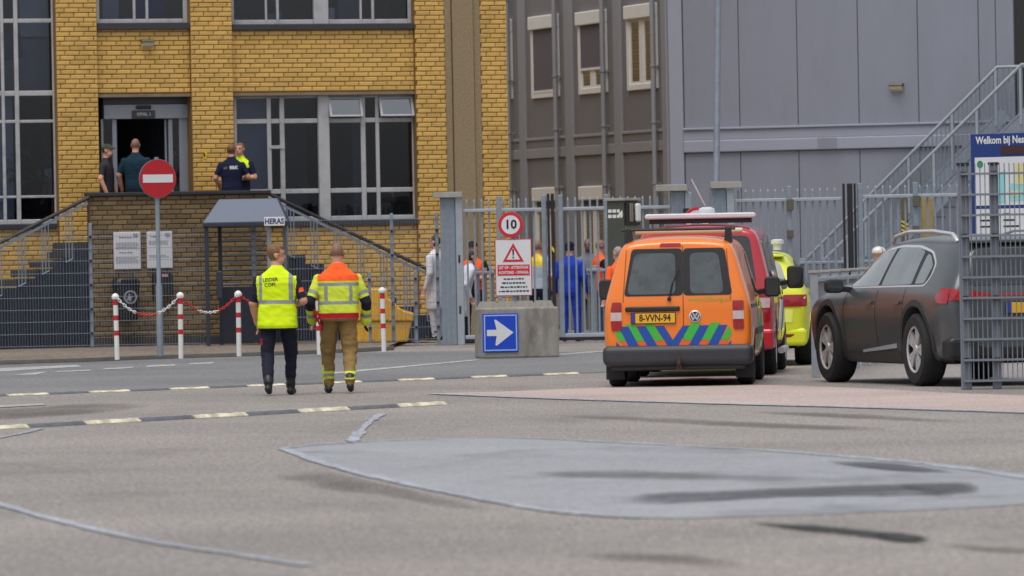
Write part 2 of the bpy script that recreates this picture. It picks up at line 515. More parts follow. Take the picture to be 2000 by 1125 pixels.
ribbon('road_joint', [G(*p) for p in [(-60, 975), (0, 986), (60, 1004), (150, 1027), (300, 1060), (450, 1083), (600, 1106)]], 0.085, 0.0085, BITU, jitter=0.12)
ribbon('road_joint', [G(*p) for p in [(684, 867), (700, 848), (722, 825), (745, 809)]], 0.09, 0.0085, BITU, jitter=0.35)
ribbon('road_joint', [G(*p) for p in [(-30, 862), (40, 848), (80, 838)]], 0.07, 0.0085, BITU, jitter=0.3)
WET = soft_mat('damp_and_shade', srgb(74, 74, 77), 0.5, 1.2, 0.85)
DIRT = soft_mat('tyre_dirt_stain', srgb(84, 79, 75), 0.85, 0.9, 0.38)
OIL_SHADE = soft_mat('oil_and_shade', srgb(40, 38, 38), 0.6, 1.6, 1.1)
stain('damp_and_shade', [(1110, 975), (1250, 965), (1500, 955), (1750, 945), (1890, 944), (1930, 965), (1830, 972), (1600, 973), (1400, 982), (1220, 990)], 0.0125, WET)
stain('damp_and_shade', [(1740, 948), (1830, 942), (1900, 944), (1925, 965), (1860, 972), (1800, 972)], 0.0150, WET)
stain('damp_and_shade', [(1560, 900), (1700, 902), (1830, 916), (1890, 928), (1780, 925), (1640, 912)], 0.0125, WET)
stain('damp_and_shade', [(1000, 925), (1200, 918), (1420, 928), (1620, 934), (1500, 942), (1250, 940), (1060, 934)], 0.0125, DIRT)
stain('oil_stain', [(1420, 1018), (1560, 1024), (1700, 1036), (1810, 1050), (1790, 1062), (1680, 1052), (1540, 1036)], 0.0085, OIL_SHADE)
stain('oil_stain', [(1690, 1040), (1760, 1042), (1825, 1054), (1800, 1064), (1720, 1056)], 0.0105, OIL_SHADE)
stain('tyre_stain', [(1820, 1062), (1900, 1068), (2060, 1076), (2060, 1086), (1900, 1080)], 0.0085, DIRT)
stain('tyre_stain', [(500, 925), (600, 912), (720, 935), (850, 965), (1000, 1005), (900, 1000), (760, 975), (600, 955)], 0.0085, DIRT)
stain('tyre_stain', [(-80, 800), (60, 794), (220, 786), (330, 792), (220, 806), (80, 818), (-80, 826)], 0.0085, DIRT)
stain('tyre_stain', [(1000, 808), (1200, 812), (1500, 826), (1800, 840), (1800, 848), (1450, 836), (1150, 820)], 0.0085, DIRT)
stain('tyre_stain', [(1400, 802), (1600, 806), (1900, 822), (1900, 828), (1600, 816)], 0.0085, DIRT)
stain('tyre_stain', [(1050, 1080), (1250, 1078), (1450, 1095), (1450, 1112), (1200, 1100)], 0.0085, DIRT)
stain('damp_and_shade', [(1180, 748), (1330, 738), (1470, 738), (1480, 752), (1330, 757), (1190, 757)], 0.0095, OIL_SHADE)  # paints the shade beneath the orange van onto the road

# rubber cable humps: alternating cream and black pieces
CREAM = mat('worn_yellow_rubber', srgb(206, 200, 174), 0.7, var=0.25, vscale=6, dirt_or_view=srgb(70, 66, 58), damt=0.6, dscale=4)
BLACKR = mat('worn_black_rubber', srgb(88, 90, 96), 0.7, var=0.25, vscale=6)
def hump(name, a, b, n, start, label, hgt):
    a = Vector((a.x, a.y, 0)); b = Vector((b.x, b.y, 0)); d = b - a
    root = empty(name, a, math.atan2(d.y, d.x), label, 'speed hump', 'rubber humps across the yard')
    seg = d.length / n
    protos = []
    for mm in (CREAM, BLACKR):
        mb = MB()
        prof = [(-0.10, 0.008), (-0.05, hgt), (0.05, hgt), (0.10, 0.008)]
        L0, L1 = 0.006, seg - 0.006
        vs = []
        K = 7
        for k in range(K):
            x = L0 + (L1 - L0) * k / (K - 1)
            dz = 0.0 if k % 2 == 0 else -0.007
            vs += [(x, p[0], p[1] + (dz if p[1] > 0.02 else 0)) for p in prof]
        fs = []
        for k in range(K - 1):
            for j in range(3): fs.append((4 * k + j, 4 * k + j + 1, 4 * k + 5 + j, 4 * k + 4 + j))
            fs.append((4 * k + 3, 4 * k, 4 * k + 4, 4 * k + 7))
        fs += [(3, 2, 1, 0), tuple(4 * (K - 1) + j for j in range(4))]
        mb.add(vs, fs)
        protos.append(mb)
    first = [None, None]
    for i in range(n):
        k = (i + start) % 2
        if first[k] is None:
            first[k] = protos[k].build('hump_piece', (CREAM, BLACKR)[k], root); o = first[k]
        else:
            o = copy_part(first[k], root)
        o.location = (i * seg, random.uniform(-0.012, 0.012), -0.004 if True else 0)
        o.rotation_euler = (0, 0, random.uniform(-0.012, 0.012))
hump('rubber_hump', G(-70, 842), G(862, 790.5), 9, 0, 'alternating cream and black rubber hump ending short of the slurry patch', 0.042)
hump('rubber_hump', G(-75, 777), G(1122, 730.5), 16, 1, 'alternating cream and black rubber hump along the grey road edge', 0.030)

# ================================================================== YELLOW BRICK OFFICE
BF = Frame(-9.3, 121.0, 20)
BRICKY = mat('glazed_yellow_brick', srgb(206, 166, 90), 0.42, var=0.10, vscale=7, isl=0.09, bump=0.08, bscale=30, dirt_or_view=srgb(150, 118, 66), damt=0.4, dscale=1.6)
MORTAR = mat('brown_mortar', srgb(122, 92, 54), 0.9, var=0.2, vscale=8)
BRICKB = mat('brown_yellow_brick', srgb(116, 96, 65), 0.6, var=0.14, vscale=5, isl=0.2, bump=0.1, bscale=30, dirt_or_view=srgb(74, 56, 40), damt=0.7, dscale=1.3)
MORTARB = mat('dark_mortar', srgb(70, 58, 44), 0.9, var=0.2, vscale=8)
FRAMEG = mat('grey_window_frame', srgb(176, 176, 178), 0.5, var=0.08, vscale=5, dirt_or_view=srgb(90, 88, 84), damt=0.4, dscale=3)
SILLD = mat('dark_sill', srgb(52, 52, 60), 0.5, var=0.1)
GLASS = glass_mat('office_glass', (0.64, 0.69, 0.78), 0.05)
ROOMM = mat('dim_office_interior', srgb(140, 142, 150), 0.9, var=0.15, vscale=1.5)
CONC = mat('pebble_dash_concrete', srgb(146, 128, 100), 0.9, var=0.28, vscale=30, bump=0.4, bscale=70)
LINT = mat('weathered_lintel', srgb(126, 112, 92), 0.85, var=0.25, vscale=4)

office = empty('brick_office', BF.o, BF.a, 'yellow glazed brick office building with wide dark windows and raised entrance', 'building')

def brick_mesh(mb, u0, u1, z0, z1, yf, dep, ch=0.010):
    vs = [(u0, yf + ch, z0), (u1, yf + ch, z0), (u1, yf + ch, z1), (u0, yf + ch, z1),
          (u0 + ch, yf, z0 + ch), (u1 - ch, yf, z0 + ch), (u1 - ch, yf, z1 - ch), (u0 + ch, yf, z1 - ch),
          (u0, yf + dep, z0), (u1, yf + dep, z0), (u1, yf + dep, z1), (u0, yf + dep, z1)]
    fs = [(4, 5, 6, 7), (0, 1, 5, 4), (1, 2, 6, 5), (2, 3, 7, 6), (3, 0, 4, 7),
          (0, 8, 9, 1), (1, 9, 10, 2), (2, 10, 11, 3), (3, 11, 8, 0)]
    mb.add(vs, fs)

class BrickSet:
    def __init__(self, parent, m, course, length, joint=0.011, limit=300):
        self.parent = parent; self.m = m; self.c = course; self.L = length; self.j = joint
        self.limit = limit; self.count = 0; self.rest = MB(); self.proto = None
    def region(self, u0, u1, z0, z1, off, single=True, skip=None, shift=0.0):
        r = math.floor(z0 / self.c)
        while r * self.c < z1:
            a = max(z0, r * self.c); b = min(z1, (r + 1) * self.c - self.j)
            if b - a > 0.02:
                sh = (r % 3) * self.L / 3 + shift
                k = math.floor((u0 - sh) / self.L)
                while True:
                    s = k * self.L + sh; e = s + self.L - self.j
                    if s >= u1: break
                    s2, e2 = max(s, u0), min(e, u1)
                    if e2 - s2 > 0.02 and not (skip and skip((s2 + e2) / 2, (a + b) / 2)):
                        full = abs((e2 - s2) - (self.L - self.j)) < 1e-4 and abs((b - a) - (self.c - self.j)) < 1e-4
                        dy = random.uniform(-0.003, 0.003)
                        if full and single and self.count < self.limit:
                            if self.proto is None:
                                mb = MB(); brick_mesh(mb, 0, self.L - self.j, 0, self.c - self.j, 0, 0.05)
                                self.proto = mb.build('brick', self.m, self.parent, fixn=True); o = self.proto
                            else: o = copy_part(self.proto, self.parent)
                            o.location = (s2, off + dy, a); self.count += 1
                        else:
                            brick_mesh(self.rest, s2, e2, a, b, off + dy, 0.05)
                    k += 1
            r += 1
    def finish(self):
        o = self.rest.build('brick_facing', self.m, self.parent, fixn=True)
        tag(o, kind='stuff')

bs = BrickSet(office, BRICKY, 0.0865, 0.275, joint=0.013)
PO = -0.11
U = lambda px, py, off=0.0: BF.uz(px, py, off)[0]
Zf = lambda px, py, off=0.0: BF.uz(px, py, off)[1]
zt = 8.2
z_up_sill = Zf(630, 55)          # underside of the upper sills
z_head = Zf(630, 186)            # underside of lintels
z_low_sill = Zf(630, 437)
u1a, u1b = U(113, 200, PO), U(192, 200, PO)
u2a, u2b = U(376, 200, PO), U(456, 200, PO)
u3a, u3b = U(814, 200, PO), U(871, 200, PO)
u4a, u4b = U(941, 200, PO), U(992, 200, PO)
uL = U(-160, 200)
# the bricks that show largest: second pier and the two spandrels
bs.region(u2b, u3a, z_head + 0.06, z_up_sill, 0.0)
bs.region(u1b, u2a, z_head + 0.06, z_up_sill, 0.0)
bs.region(u2a, u2b, 1.95, z_up_sill + 0.55, PO)
for a, b in ((u1a, u1b), (u3a, u3b), (u4a, u4b)):
    bs.region(a, b, 0.0, zt, PO, single=False)
bs.region(u2a, u2b, 0.0, 1.95 - 0.0001, PO, single=False)
bs.region(u2a, u2b, z_up_sill + 0.56, zt, PO, single=False)
bs.region(u2b, u3a, 0.0, z_low_sill, 0.0, single=False)
bs.region(uL, u1a, 0.0, z_low_sill + 0.01, 0.0, single=False)
bs.region(uL, u4b, zt, 8.9, PO, single=False)
bs.finish()
# backing walls (mortar)
mb = MB()
for a, b in ((u1a, u1b), (u2a, u2b), (u3a, u3b), (u4a, u4b)):
    mb.box(a + 0.004, b - 0.004, PO + 0.016, 0.40, 0, zt)
mb.box(u2b - 0.05, u3a + 0.05, 0.016, 0.36, 0, z_low_sill)
mb.box(u2b - 0.05, u3a + 0.05, 0.016, 0.36, z_head + 0.06, z_up_sill)
mb.box(u1b - 0.05, u2a + 0.05, 0.018, 0.36, z_head + 0.06, z_up_sill)
mb.box(uL, u1a + 0.05, 0.016, 0.36, 0, z_low_sill)
mb.box(uL, u4b - 0.002, PO + 0.016, 0.40, zt + 0.001, 8.9)
mb.build('wall', MORTAR, office)
# concrete pilaster between the last two brick piers
mb = MB()
ga, gb = U(886, 200, PO), U(926, 200, PO)
mb.box(ga, gb, PO - 0.02, 0.42, 0, zt)
mb.box(u3b + 0.004, ga - 0.02, PO + 0.02, 0.42, 0, zt)
mb.box(gb + 0.02, u4a - 0.004, PO + 0.02, 0.42, 0, zt)
mb.box(ga - 0.02, gb + 0.02, PO + 0.08, 0.41, 0, zt)
mb.build('pilaster', CONC, office)
# lintels
MB().box(u2b + 0.002, u3a - 0.002, -0.02, 0.30, z_head, z_head + 0.055).build('lintel', LINT, office, bevel=0.006)
MB().box(u1b + 0.002, u2a - 0.002, -0.02, 0.30, z_head, z_head + 0.055).build('lintel', LINT, office, bevel=0.006)
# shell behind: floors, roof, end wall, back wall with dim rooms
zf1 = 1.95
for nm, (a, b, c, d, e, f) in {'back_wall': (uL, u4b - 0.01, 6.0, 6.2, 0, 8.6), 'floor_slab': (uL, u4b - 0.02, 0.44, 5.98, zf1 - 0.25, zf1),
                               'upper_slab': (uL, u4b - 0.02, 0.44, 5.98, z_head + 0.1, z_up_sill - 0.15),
                               'roof_slab': (uL, u4b - 0.02, 0.42, 6.19, 8.6, 8.75), 'unseen_end_wall': (u4b - 0.2, u4b - 0.02, 0.42, 5.98, 0, 8.6),
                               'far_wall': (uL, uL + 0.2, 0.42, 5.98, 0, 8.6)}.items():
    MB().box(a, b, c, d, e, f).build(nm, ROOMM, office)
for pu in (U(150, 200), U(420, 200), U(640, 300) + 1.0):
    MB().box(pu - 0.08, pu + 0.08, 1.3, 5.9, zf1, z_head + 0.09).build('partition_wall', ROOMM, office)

def window(parent, vb, hb, off, sill=None, opened=(), thick=(), depth=0.07, missing=(), top=None):
    """vb, hb: picture extents of upright and level frame bars, unprojected on the facade"""
    xm = (vb[0][0] + vb[-1][1]) / 2; ym = (max(hb[0][0], 0) + hb[-1][1]) / 2
    V = [(U(a, ym, off), U(b, ym, off)) for a, b in vb]
    H = [(Zf(xm, b, off), Zf(xm, a, off)) for a, b in hb]          # (low, high), top first
    u0, u1 = V[0][0], V[-1][1]; z0, z1 = H[-1][0], H[0][1]
    w = empty('window', (0, 0, 0), parent=parent)
    mb = MB()
    for i, (a, b) in enumerate(V):
        t = 0.05 if i in thick else 0.0
        mb.box(a, b, off - t, off + depth, z0, z1)
    for a, b in H:
        for i in range(len(V) - 1):
            mb.box(V[i][1] + 0.0005, V[i + 1][0] - 0.0005, off + 0.006, off + depth - 0.006, a, b)
    mb.build('frame', FRAMEG, w, bevel=0.008, seg=1)
    for i in range(len(V) - 1):
        for j in range(len(H) - 1):
            a, b = V[i][1], V[i + 1][0]; lo, hi = H[j + 1][1], H[j][0]
            if (i, j) in missing or b - a < 0.03: continue
            if (i, j) in opened:      # top-hung vent pushed out
                ang = 0.30; L = hi - lo
                m2 = MB()
                m2.box(0, b - a, -0.006, 0.0, -L, 0)
                p = m2.build('pane', GLASSO, w); p.location = (a, off - 0.005, hi); p.rotation_euler = (-ang, 0, 0)
                m3 = MB(); s = 0.035
                m3.box(-0.01, s, -0.03, 0.012, -L, 0.0).box(b - a - s, b - a + 0.01, -0.03, 0.012, -L, 0.0)
                m3.box(s, b - a - s, -0.03, 0.012, -L, -L + s).box(s, b - a - s, -0.03, 0.012, -s, 0)
                q = m3.build('sash', FRAMEG, w, bevel=0.005, seg=1); q.location = p.location; q.rotation_euler = p.rotation_euler
            else:
                MB().box(a - 0.004, b + 0.004, off + 0.028, off + 0.036, lo - 0.004, hi + 0.004).build('pane', GLASS, w)
    if sill:
        s0, s1, y0, y1 = sill
        MB().box(U(s0, (y0 + y1) / 2, -0.05), U(s1, (y0 + y1) / 2, -0.05), -0.07, off + depth, Zf(xm, y1, 0), z0 - 0.001).build('sill', SILLD, w, bevel=0.008, seg=1)
    return w
GLASSO = glass_mat('sky_facing_glass', (0.45, 0.48, 0.52), 0.34)
WO = 0.13
window(office, [(188, 194), (260, 265), (285, 290), (358, 377)], [(-170, -160), (-90, -84), (37, 45)], WO, sill=(189, 374, 46, 58))
window(office, [(452, 457), (518, 522), (540, 545), (612, 640), (703, 707), (726, 731), (797, 813)], [(-170, -160), (-90, -84), (38, 47)], WO, sill=(453, 812, 47, 58), thick=(3,))
window(office, [(458, 464), (523, 531), (548, 557), (622, 643), (706, 715), (735, 742), (806, 816)],
       [(186, 191), (231, 240), (368, 377), (422, 431)], WO, sill=(458, 815, 431, 441), thick=(3,), opened=((3, 0), (5, 0)))
mb = MB(); zz = Zf(545, 287, WO); mb.box(U(526, 287, WO), U(556, 287, WO), WO - 0.02, WO + 0.03, zz - 0.03, zz + 0.03)
mb.build('transom', FRAMEG, office)
window(office, [(-160, -150), (-75, -68), (-40, -34), (4, 10), (30, 38), (104, 118)],
       [(-170, -160), (37, 45), (178, 188), (235, 241), (383, 388), (430, 439)], WO, sill=(-160, 112, 439, 449))
# what shows inside the rooms
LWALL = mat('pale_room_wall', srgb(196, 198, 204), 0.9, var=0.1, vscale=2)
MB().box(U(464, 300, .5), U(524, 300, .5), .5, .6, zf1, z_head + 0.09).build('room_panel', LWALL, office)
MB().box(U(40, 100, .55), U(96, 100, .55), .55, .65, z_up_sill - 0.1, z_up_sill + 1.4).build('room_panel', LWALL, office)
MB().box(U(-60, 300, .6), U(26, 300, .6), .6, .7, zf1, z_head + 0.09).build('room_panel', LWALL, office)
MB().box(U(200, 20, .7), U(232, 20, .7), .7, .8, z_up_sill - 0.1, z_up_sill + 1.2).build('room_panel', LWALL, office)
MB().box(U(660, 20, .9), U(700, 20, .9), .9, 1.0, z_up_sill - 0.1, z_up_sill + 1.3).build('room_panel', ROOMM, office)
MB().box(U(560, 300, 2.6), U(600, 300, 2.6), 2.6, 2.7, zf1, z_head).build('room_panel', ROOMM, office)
BPOST = mat('dark_blue_poster', srgb(58, 68, 140), 0.7, var=0.3, vscale=4)
for (x0, y0, x1, y1, of, nm, lb) in ((2, 62, 44, 120, 0.42, 'wall_poster', 'blue poster behind the tall left office window'), (255, -30, 322, 38, 0.6, 'banner', 'dark blue banner behind the upper window over the entrance')):
    a, b, c, d = BF.rect(x0, y0, x1, y1, of)
    tag(MB().prism([(0, 0), (b - a, (d - c) * .15), ((b - a) * .9, d - c), ((b - a) * .08, (d - c) * .92)], 0, 0.03).build(nm, BPOST, loc=BF.w(a, of, c), rz=BF.a), lb, 'poster')
pl = empty('pot_plant', BF.w(U(40, 330, 0.55), 0.75, zf1 + 0.25), 0, 'leafy green pot plant behind the tall left office window', 'plant')
MB().lathe([(.14, 0), (.19, .35), (.17, .35), (.16, .30)], 16).build('pot', BLACKP, pl, smooth=True)
mb = MB(); rr = random.Random(5)
for k in range(170):
    an = rr.uniform(0, 6.28); el = rr.uniform(-.2, 1.4); q = Vector((math.cos(an) * math.cos(el), math.sin(an) * math.cos(el), math.sin(el))) * rr.uniform(.2, .55) + Vector((0, 0, .95))
    d = Vector((rr.uniform(-1, 1), rr.uniform(-1, 1), rr.uniform(-.6, .6))).normalized(); s_ = d.cross(Vector((0, 0, 1))).normalized() * .035
    mb.add([q - d * .11, q + s_, q + d * .12, q - s_], [(0, 1, 2, 3)])
o = mb.build('foliage', mat('plant_green', srgb(84, 124, 74), 0.6, isl=0.3), pl); tag(o, kind='stuff')
mb = MB(); mb.tube((0, 0, .3), (0.03, 0, .9), .02, .012, 6); mb.build('stem', mat('plant_stem', srgb(80, 66, 48), 0.8), pl)
# sliding entrance door
DO = 0.28
DOORG = mat('door_aluminium', srgb(150, 154, 164), 0.4, 0.3, var=0.06)
door = empty('entrance_door', parent=office)
def drect(x0, y0, x1, y1, nm, m, d0=0.0, d1=0.06, bev=0.006):
    a, b, c, d = BF.rect(x0, y0, x1, y1, DO)
    return MB().box(a, b, DO + d0, DO + d1, c, d).build(nm, m, door, bevel=bev, seg=1)
drect(201, 204, 366, 232, 'header', DOORG, -0.06, 0.08)
drect(201, 187, 366, 203.5, 'fanlight', mat('grey_panel', srgb(78, 80, 86), 0.5, var=0.08), 0.0, 0.06)
drect(221, 232.5, 230, 470, 'jamb', DOORG); drect(331, 232.5, 339, 470, 'jamb', DOORG)
drect(351, 204.5, 369, 470, 'jamb', DOORG, -0.02, 0.07); drect(199, 232.5, 204, 470, 'jamb', DOORG)
drect(204.5, 232.5, 220.5, 470, 'side_pane', GLASS, 0.02, 0.03, 0); drect(339.5, 232.5, 350.5, 470, 'side_pane', GLASS, 0.02, 0.03, 0)
drect(326, 232.5, 330, 470, 'door_leaf', DOORG, 0.08, 0.12)
sg = drect(256, 216, 300, 231, 'door_sign', mat('dark_plate', srgb(62, 64, 70), 0.5), -0.10, -0.065)
a, b, c, d = BF.rect(256, 216, 300, 231, DO)
text_mesh('sign_lettering', 'OPAL 1', 0.085, WHITE, door, ((a + b) / 2, DO - 0.103, (c + d) / 2))
drect(264, 206, 292, 213, 'motion_sensor', BLACKP, -0.12, -0.065, 0.01)
# wall lamp over the door
LAMPG = mat('lamp_housing', srgb(86, 82, 74), 0.5, var=0.1)
LAMPL = mat('lamp_diffuser', srgb(196, 190, 160), 0.4)
def bulkhead(fr, px, py, w, off, label, par=None):
    u, z = fr.uz(px, py, off)
    root = empty('wall_lamp', fr.w(u, off, z), fr.a, label, 'lamp')
    mb = MB(); n = 8
    prof = [(0, 0.09), (-0.10, 0.085), (-0.14, 0.05), (-0.14, 0.03), (0, 0.03)]
    vs = [(-w / 2, y, zz) for y, zz in prof] + [(w / 2, y, zz) for y, zz in prof]; k = len(prof)
    mb.add(vs, [tuple(range(k)), tuple(range(2 * k - 1, k - 1, -1))] + [(i, (i + 1) % k, k + (i + 1) % k, k + i) for i in range(k)])
    mb.build('housing', LAMPG, root, bevel=0.01)
    mb = MB(); prof = [(0, 0.029), (-0.125, 0.029), (-0.10, -0.03), (-0.03, -0.075), (0, -0.075)]
    vs = [(-w / 2 + .02, y, zz) for y, zz in prof] + [(w / 2 - .02, y, zz) for y, zz in prof]
    mb.add(vs, [tuple(range(k)), tuple(range(2 * k - 1, k - 1, -1))] + [(i, (i + 1) % k, k + (i + 1) % k, k + i) for i in range(k)])
    mb.build('diffuser', LAMPL, root, bevel=0.012)
    return root
bulkhead(BF, 286, 86, 0.24, 0.0, 'small bulkhead lamp on yellow brick above the sliding entrance door')
# hazard sticker next to the door, small round plate
u, z = BF.uz(399, 302, PO)
st = MB(); st.use(YEL).prism([(-.02, -.07), (.04, -.08), (.05, .04), (-.04, .06)], -0.012, -0.006)
st.use(INK).prism([(-.03, .04), (-.01, -.04), (.02, -.04), (.0, .04)], -0.016, -0.0125)
tag(st.build('hazard_sticker', loc=BF.w(u, PO, z), rz=BF.a), 'small yellow and black hazard sticker on the brick pier by the door', 'sticker')
# things on the upper sill inside the glass
for px, w, h, c, lb in ((528, 0.16, 0.12, srgb(120, 150, 140), 'pale green card on the upper office window sill'),
                        (541, 0.12, 0.14, srgb(150, 156, 170), 'pale blue card on the upper office window sill'),
                        (645, 0.12, 0.22, srgb(196, 200, 204), 'white rounded device on the upper office window sill')):
    u, z = BF.uz(px, 39, WO + 0.2)
    tag(MB().box(-w / 2, w / 2, 0, 0.05, 0, h).build('sill_box', mat('sill_box_%d' % px, c, 0.6, var=0.05), bevel=0.012, loc=BF.w(u, WO + 0.11, Zf(630, 38, WO) + 0.001), rz=BF.a), lb, 'box')

# ================================================================== ENTRANCE STEPS (landing with two flights)
SO = -2.6
steps = empty('entrance_steps', BF.o, BF.a, 'brown brick entrance landing with two dark blue flights of steps', 'steps')
la, lb_ = BF.uz(178, 500, SO)[0], BF.uz(526, 500, SO)[0]
ztop = BF.uz(350, 381, SO)[1]
bs2 = BrickSet(steps, BRICKB, 0.0865, 0.275, joint=0.013)
bs2.region(la, lb_, 0.22, ztop, SO, shift=0.1)
bs2.finish()
MB().box(la + 0.003, lb_ - 0.003, SO + 0.016, SO + 0.22, 0.0, ztop - 0.001).build('parapet_wall', MORTARB, steps)
MB().box(la - 0.01, lb_ + 0.01, SO - 0.03, SO + 0.05, 0.0, 0.215).build('plinth', mat('dark_plinth', srgb(58, 56, 58), 0.8, var=0.2), steps, bevel=0.01)
MB().box(la - 0.04, lb_ + 0.04, SO - 0.06, SO + 0.26, ztop + 0.001, ztop + 0.065).build('coping', mat('dark_coping', srgb(44, 44, 50), 0.6, var=0.15), steps, bevel=0.01)
TREAD = mat('step_concrete', srgb(48, 50, 56), 0.8, var=0.15)
MB().box(la, lb_, SO + 0.23, PO - 0.03, zf1 - 0.2, zf1).build('landing', TREAD, steps)
MB().box(la + 0.2, lb_ - 0.2, SO + 0.3, PO - 0.2, 0.0, zf1 - 0.201).build('landing_core', MORTARB, steps)
NS = 10; run = 0.345; rise = zf1 / 12
RAILB = mat('black_handrail', srgb(48, 46, 48), 0.45, var=0.1)
for side in (1, -1):
    ue = lb_ if side == 1 else la
    for k in range(NS):
        x0, x1 = ue + side * (k * run + 0.005), ue + side * ((k + 1) * run)
        zz = zf1 - (k + 1) * rise
        MB().box(min(x0, x1), max(x0, x1) + 0.02, SO + 0.05, SO + 1.65, zz - 0.12, zz).build('tread', TREAD, steps, bevel=0.006, seg=1)
    # stepped ribbed side panel
    mb = MB()
    for k in range(NS):
        x0, x1 = sorted((ue + side * (k * run + 0.006), ue + side * ((k + 1) * run)))
        zz = zf1 - (k + 1) * rise + 0.02
        mb.box(x0, x1, SO + 0.02, SO + 0.045, 0.05, zz)
        r = x0 + 0.02
        while r < x1 - 0.03:
            mb.box(r, r + 0.03, SO - 0.005, SO + 0.0195, 0.06, zz - 0.01); r += 0.065
    mb.build('side_panel', NAVY, steps)
    # handrail, lower rail, balusters in pairs
    slope = -side * (NS * rise) / (NS * run)
    hr = lambda s, h: (ue + side * s, SO - 0.02, zf1 - rise + 0.0 - (s / run) * rise + h)
    s0 = 0.05; s1 = NS * run + 0.15
    mb = MB(); mb.path([hr(s0 - 0.05, 0.98), hr(s0, 0.97), hr(s1, 0.97), hr(s1 + 0.18, 0.93)], 0.034, 8)
    mb.build('handrail', RAILB, steps, smooth=True)
    mb = MB(); mb.bar(hr(s0, 0.88), hr(s1, 0.88), 0.02, 0.045); mb.build('lower_rail', GALV, steps)
    q = 0.35
    while q < s1:
        mb = MB()
        for dd in (0.0, 0.06, 0.12):
            a = hr(q + dd, 0.86); b = hr(q + dd, 0.02)
            mb.tube(a, b, 0.011, n=6)
        mb.tube(hr(q - 0.01, 0.03), hr(q + 0.13, 0.03), 0.011, n=6)
        mb.build('baluster', GALV, steps); q += 0.44

# ================================================================== THINGS ON THE LANDING WALL
def notice(px0, py0, px1, py1, label, lines):
    a, b, c, d = BF.rect(px0, py0, px1, py1, SO - 0.03)
    root = empty('notice_board', BF.w((a + b) / 2, SO - 0.012, c), BF.a, label, 'notice board')
    w, h = (b - a), (d - c)
    MB().box(-w / 2, w / 2, -0.022, 0.0, 0, h).build('panel', mat('notice_white', srgb(206, 206, 212), 0.5, var=0.04, vscale=3), root, bevel=0.012)
    mb = MB()
    for (fy, n, th, x1) in lines:
        for k in range(n):
            zz = h * (1 - fy) - k * 0.026
            x = -w * 0.42
            while x < w * (x1 - random.uniform(0, 0.12)):
                ww = random.uniform(0.015, 0.05)
                mb.box(x, x + ww, -0.0255, -0.0235, zz, zz + th); x += ww + 0.008
    tag(mb.build('print', GREYINK, root), kind='stuff')
    mb = MB()
    for k in range(5): mb.box(w * 0.22 + 0.002 * k, w * 0.40, -0.0255, -0.0235, h * 0.94 - k * 0.016, h * 0.94 - k * 0.016 + 0.01)
    mb.build('emblem', GREYINK, root)
    return root
n1 = notice(222, 453, 275, 526, 'white notice with two text blocks on brown brick above the black bin', [(0.30, 5, 0.012, 0.42), (0.68, 5, 0.012, 0.40)])
text_mesh('heading', 'Welkom bij Nestlé', 0.040, INK, n1, (-0.03, -0.0245, 0.57), ext=0.001, sx=0.8)
text_mesh('heading', 'Welcome to Nestlé', 0.040, INK, n1, (-0.03, -0.0245, 0.30), ext=0.001, sx=0.8)
n2 = notice(287, 452, 337, 524, 'white notice with short text behind the no-entry sign pole', [(0.27, 3, 0.012, 0.38), (0.66, 2, 0.012, 0.34)])
text_mesh('heading', 'Uw veiligheid', 0.036, INK, n2, (-0.10, -0.0245, 0.57), ext=0.001, sx=0.7)
# waste bin
a, b, c, d = BF.rect(221, 543, 271, 626, SO - 0.2)
w, h = b - a, d - c
bin_ = empty('waste_bin', BF.w((a + b) / 2, SO - 0.012, c), BF.a, 'black plastic waste bin with round emblem on the brown brick wall', 'bin')
mb = MB(); K = 20
rings = [(0.0, 0.40, 0.15), (0.03, 0.42, 0.16), (h * 0.82, 0.48, 0.19), (h * 0.83, 0.52, 0.21), (h * 0.90, 0.52, 0.21), (h * 0.97, 0.46, 0.19), (h, 0.40, 0.16)]
vs = []; fs = []
for z, rw, rd in rings:
    for i in range(K):
        an = 2 * math.pi * i / K
        cx, cy = math.cos(an), math.sin(an)
        sx = math.copysign(abs(cx) ** 0.6, cx); sy = math.copysign(abs(cy) ** 0.6, cy)
        vs.append((sx * rw * w, -0.2 + sy * rd, z))
for r in range(len(rings) - 1):
    for i in range(K): fs.append((r * K + i, r * K + (i + 1) % K, (r + 1) * K + (i + 1) % K, (r + 1) * K + i))
fs += [tuple(range(K - 1, -1, -1)), tuple(range((len(rings) - 1) * K, len(rings) * K))]
mb.add(vs, fs); mb.build('body', BLACKP, bin_, smooth=True)
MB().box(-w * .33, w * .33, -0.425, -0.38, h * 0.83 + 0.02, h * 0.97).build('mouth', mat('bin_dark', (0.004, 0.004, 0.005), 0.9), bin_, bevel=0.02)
MB().lathe([(0.12, -0.404), (0.12, -0.400)], 28, (0.02, 0, h * 0.55), 'Y').build('emblem', mat('silver_print', srgb(150, 154, 164), 0.5), bin_)
MB().lathe([(0.095, -0.4070), (0.095, -0.4045)], 28, (0.02, 0, h * 0.55), 'Y').build('emblem_field', BLACKP, bin_)
mb = MB(); zc = h * 0.55
mb.lathe([(0.017, -0.410), (0.017, -0.4075)], 12, (0.0, 0, zc + 0.045), 'Y')
mb.prism([(-.02, zc + .03), (.02, zc + .02), (.06, zc + .0), (.05, zc - .015), (.025, zc - .005), (.03, zc - .07), (.0, zc - .07), (-.005, zc - .02), (-.03, zc - .07), (-.05, zc - .06)], -0.410, -0.4075)
mb.build('figure_print', mat('silver_print', (0, 0, 0)), bin_)
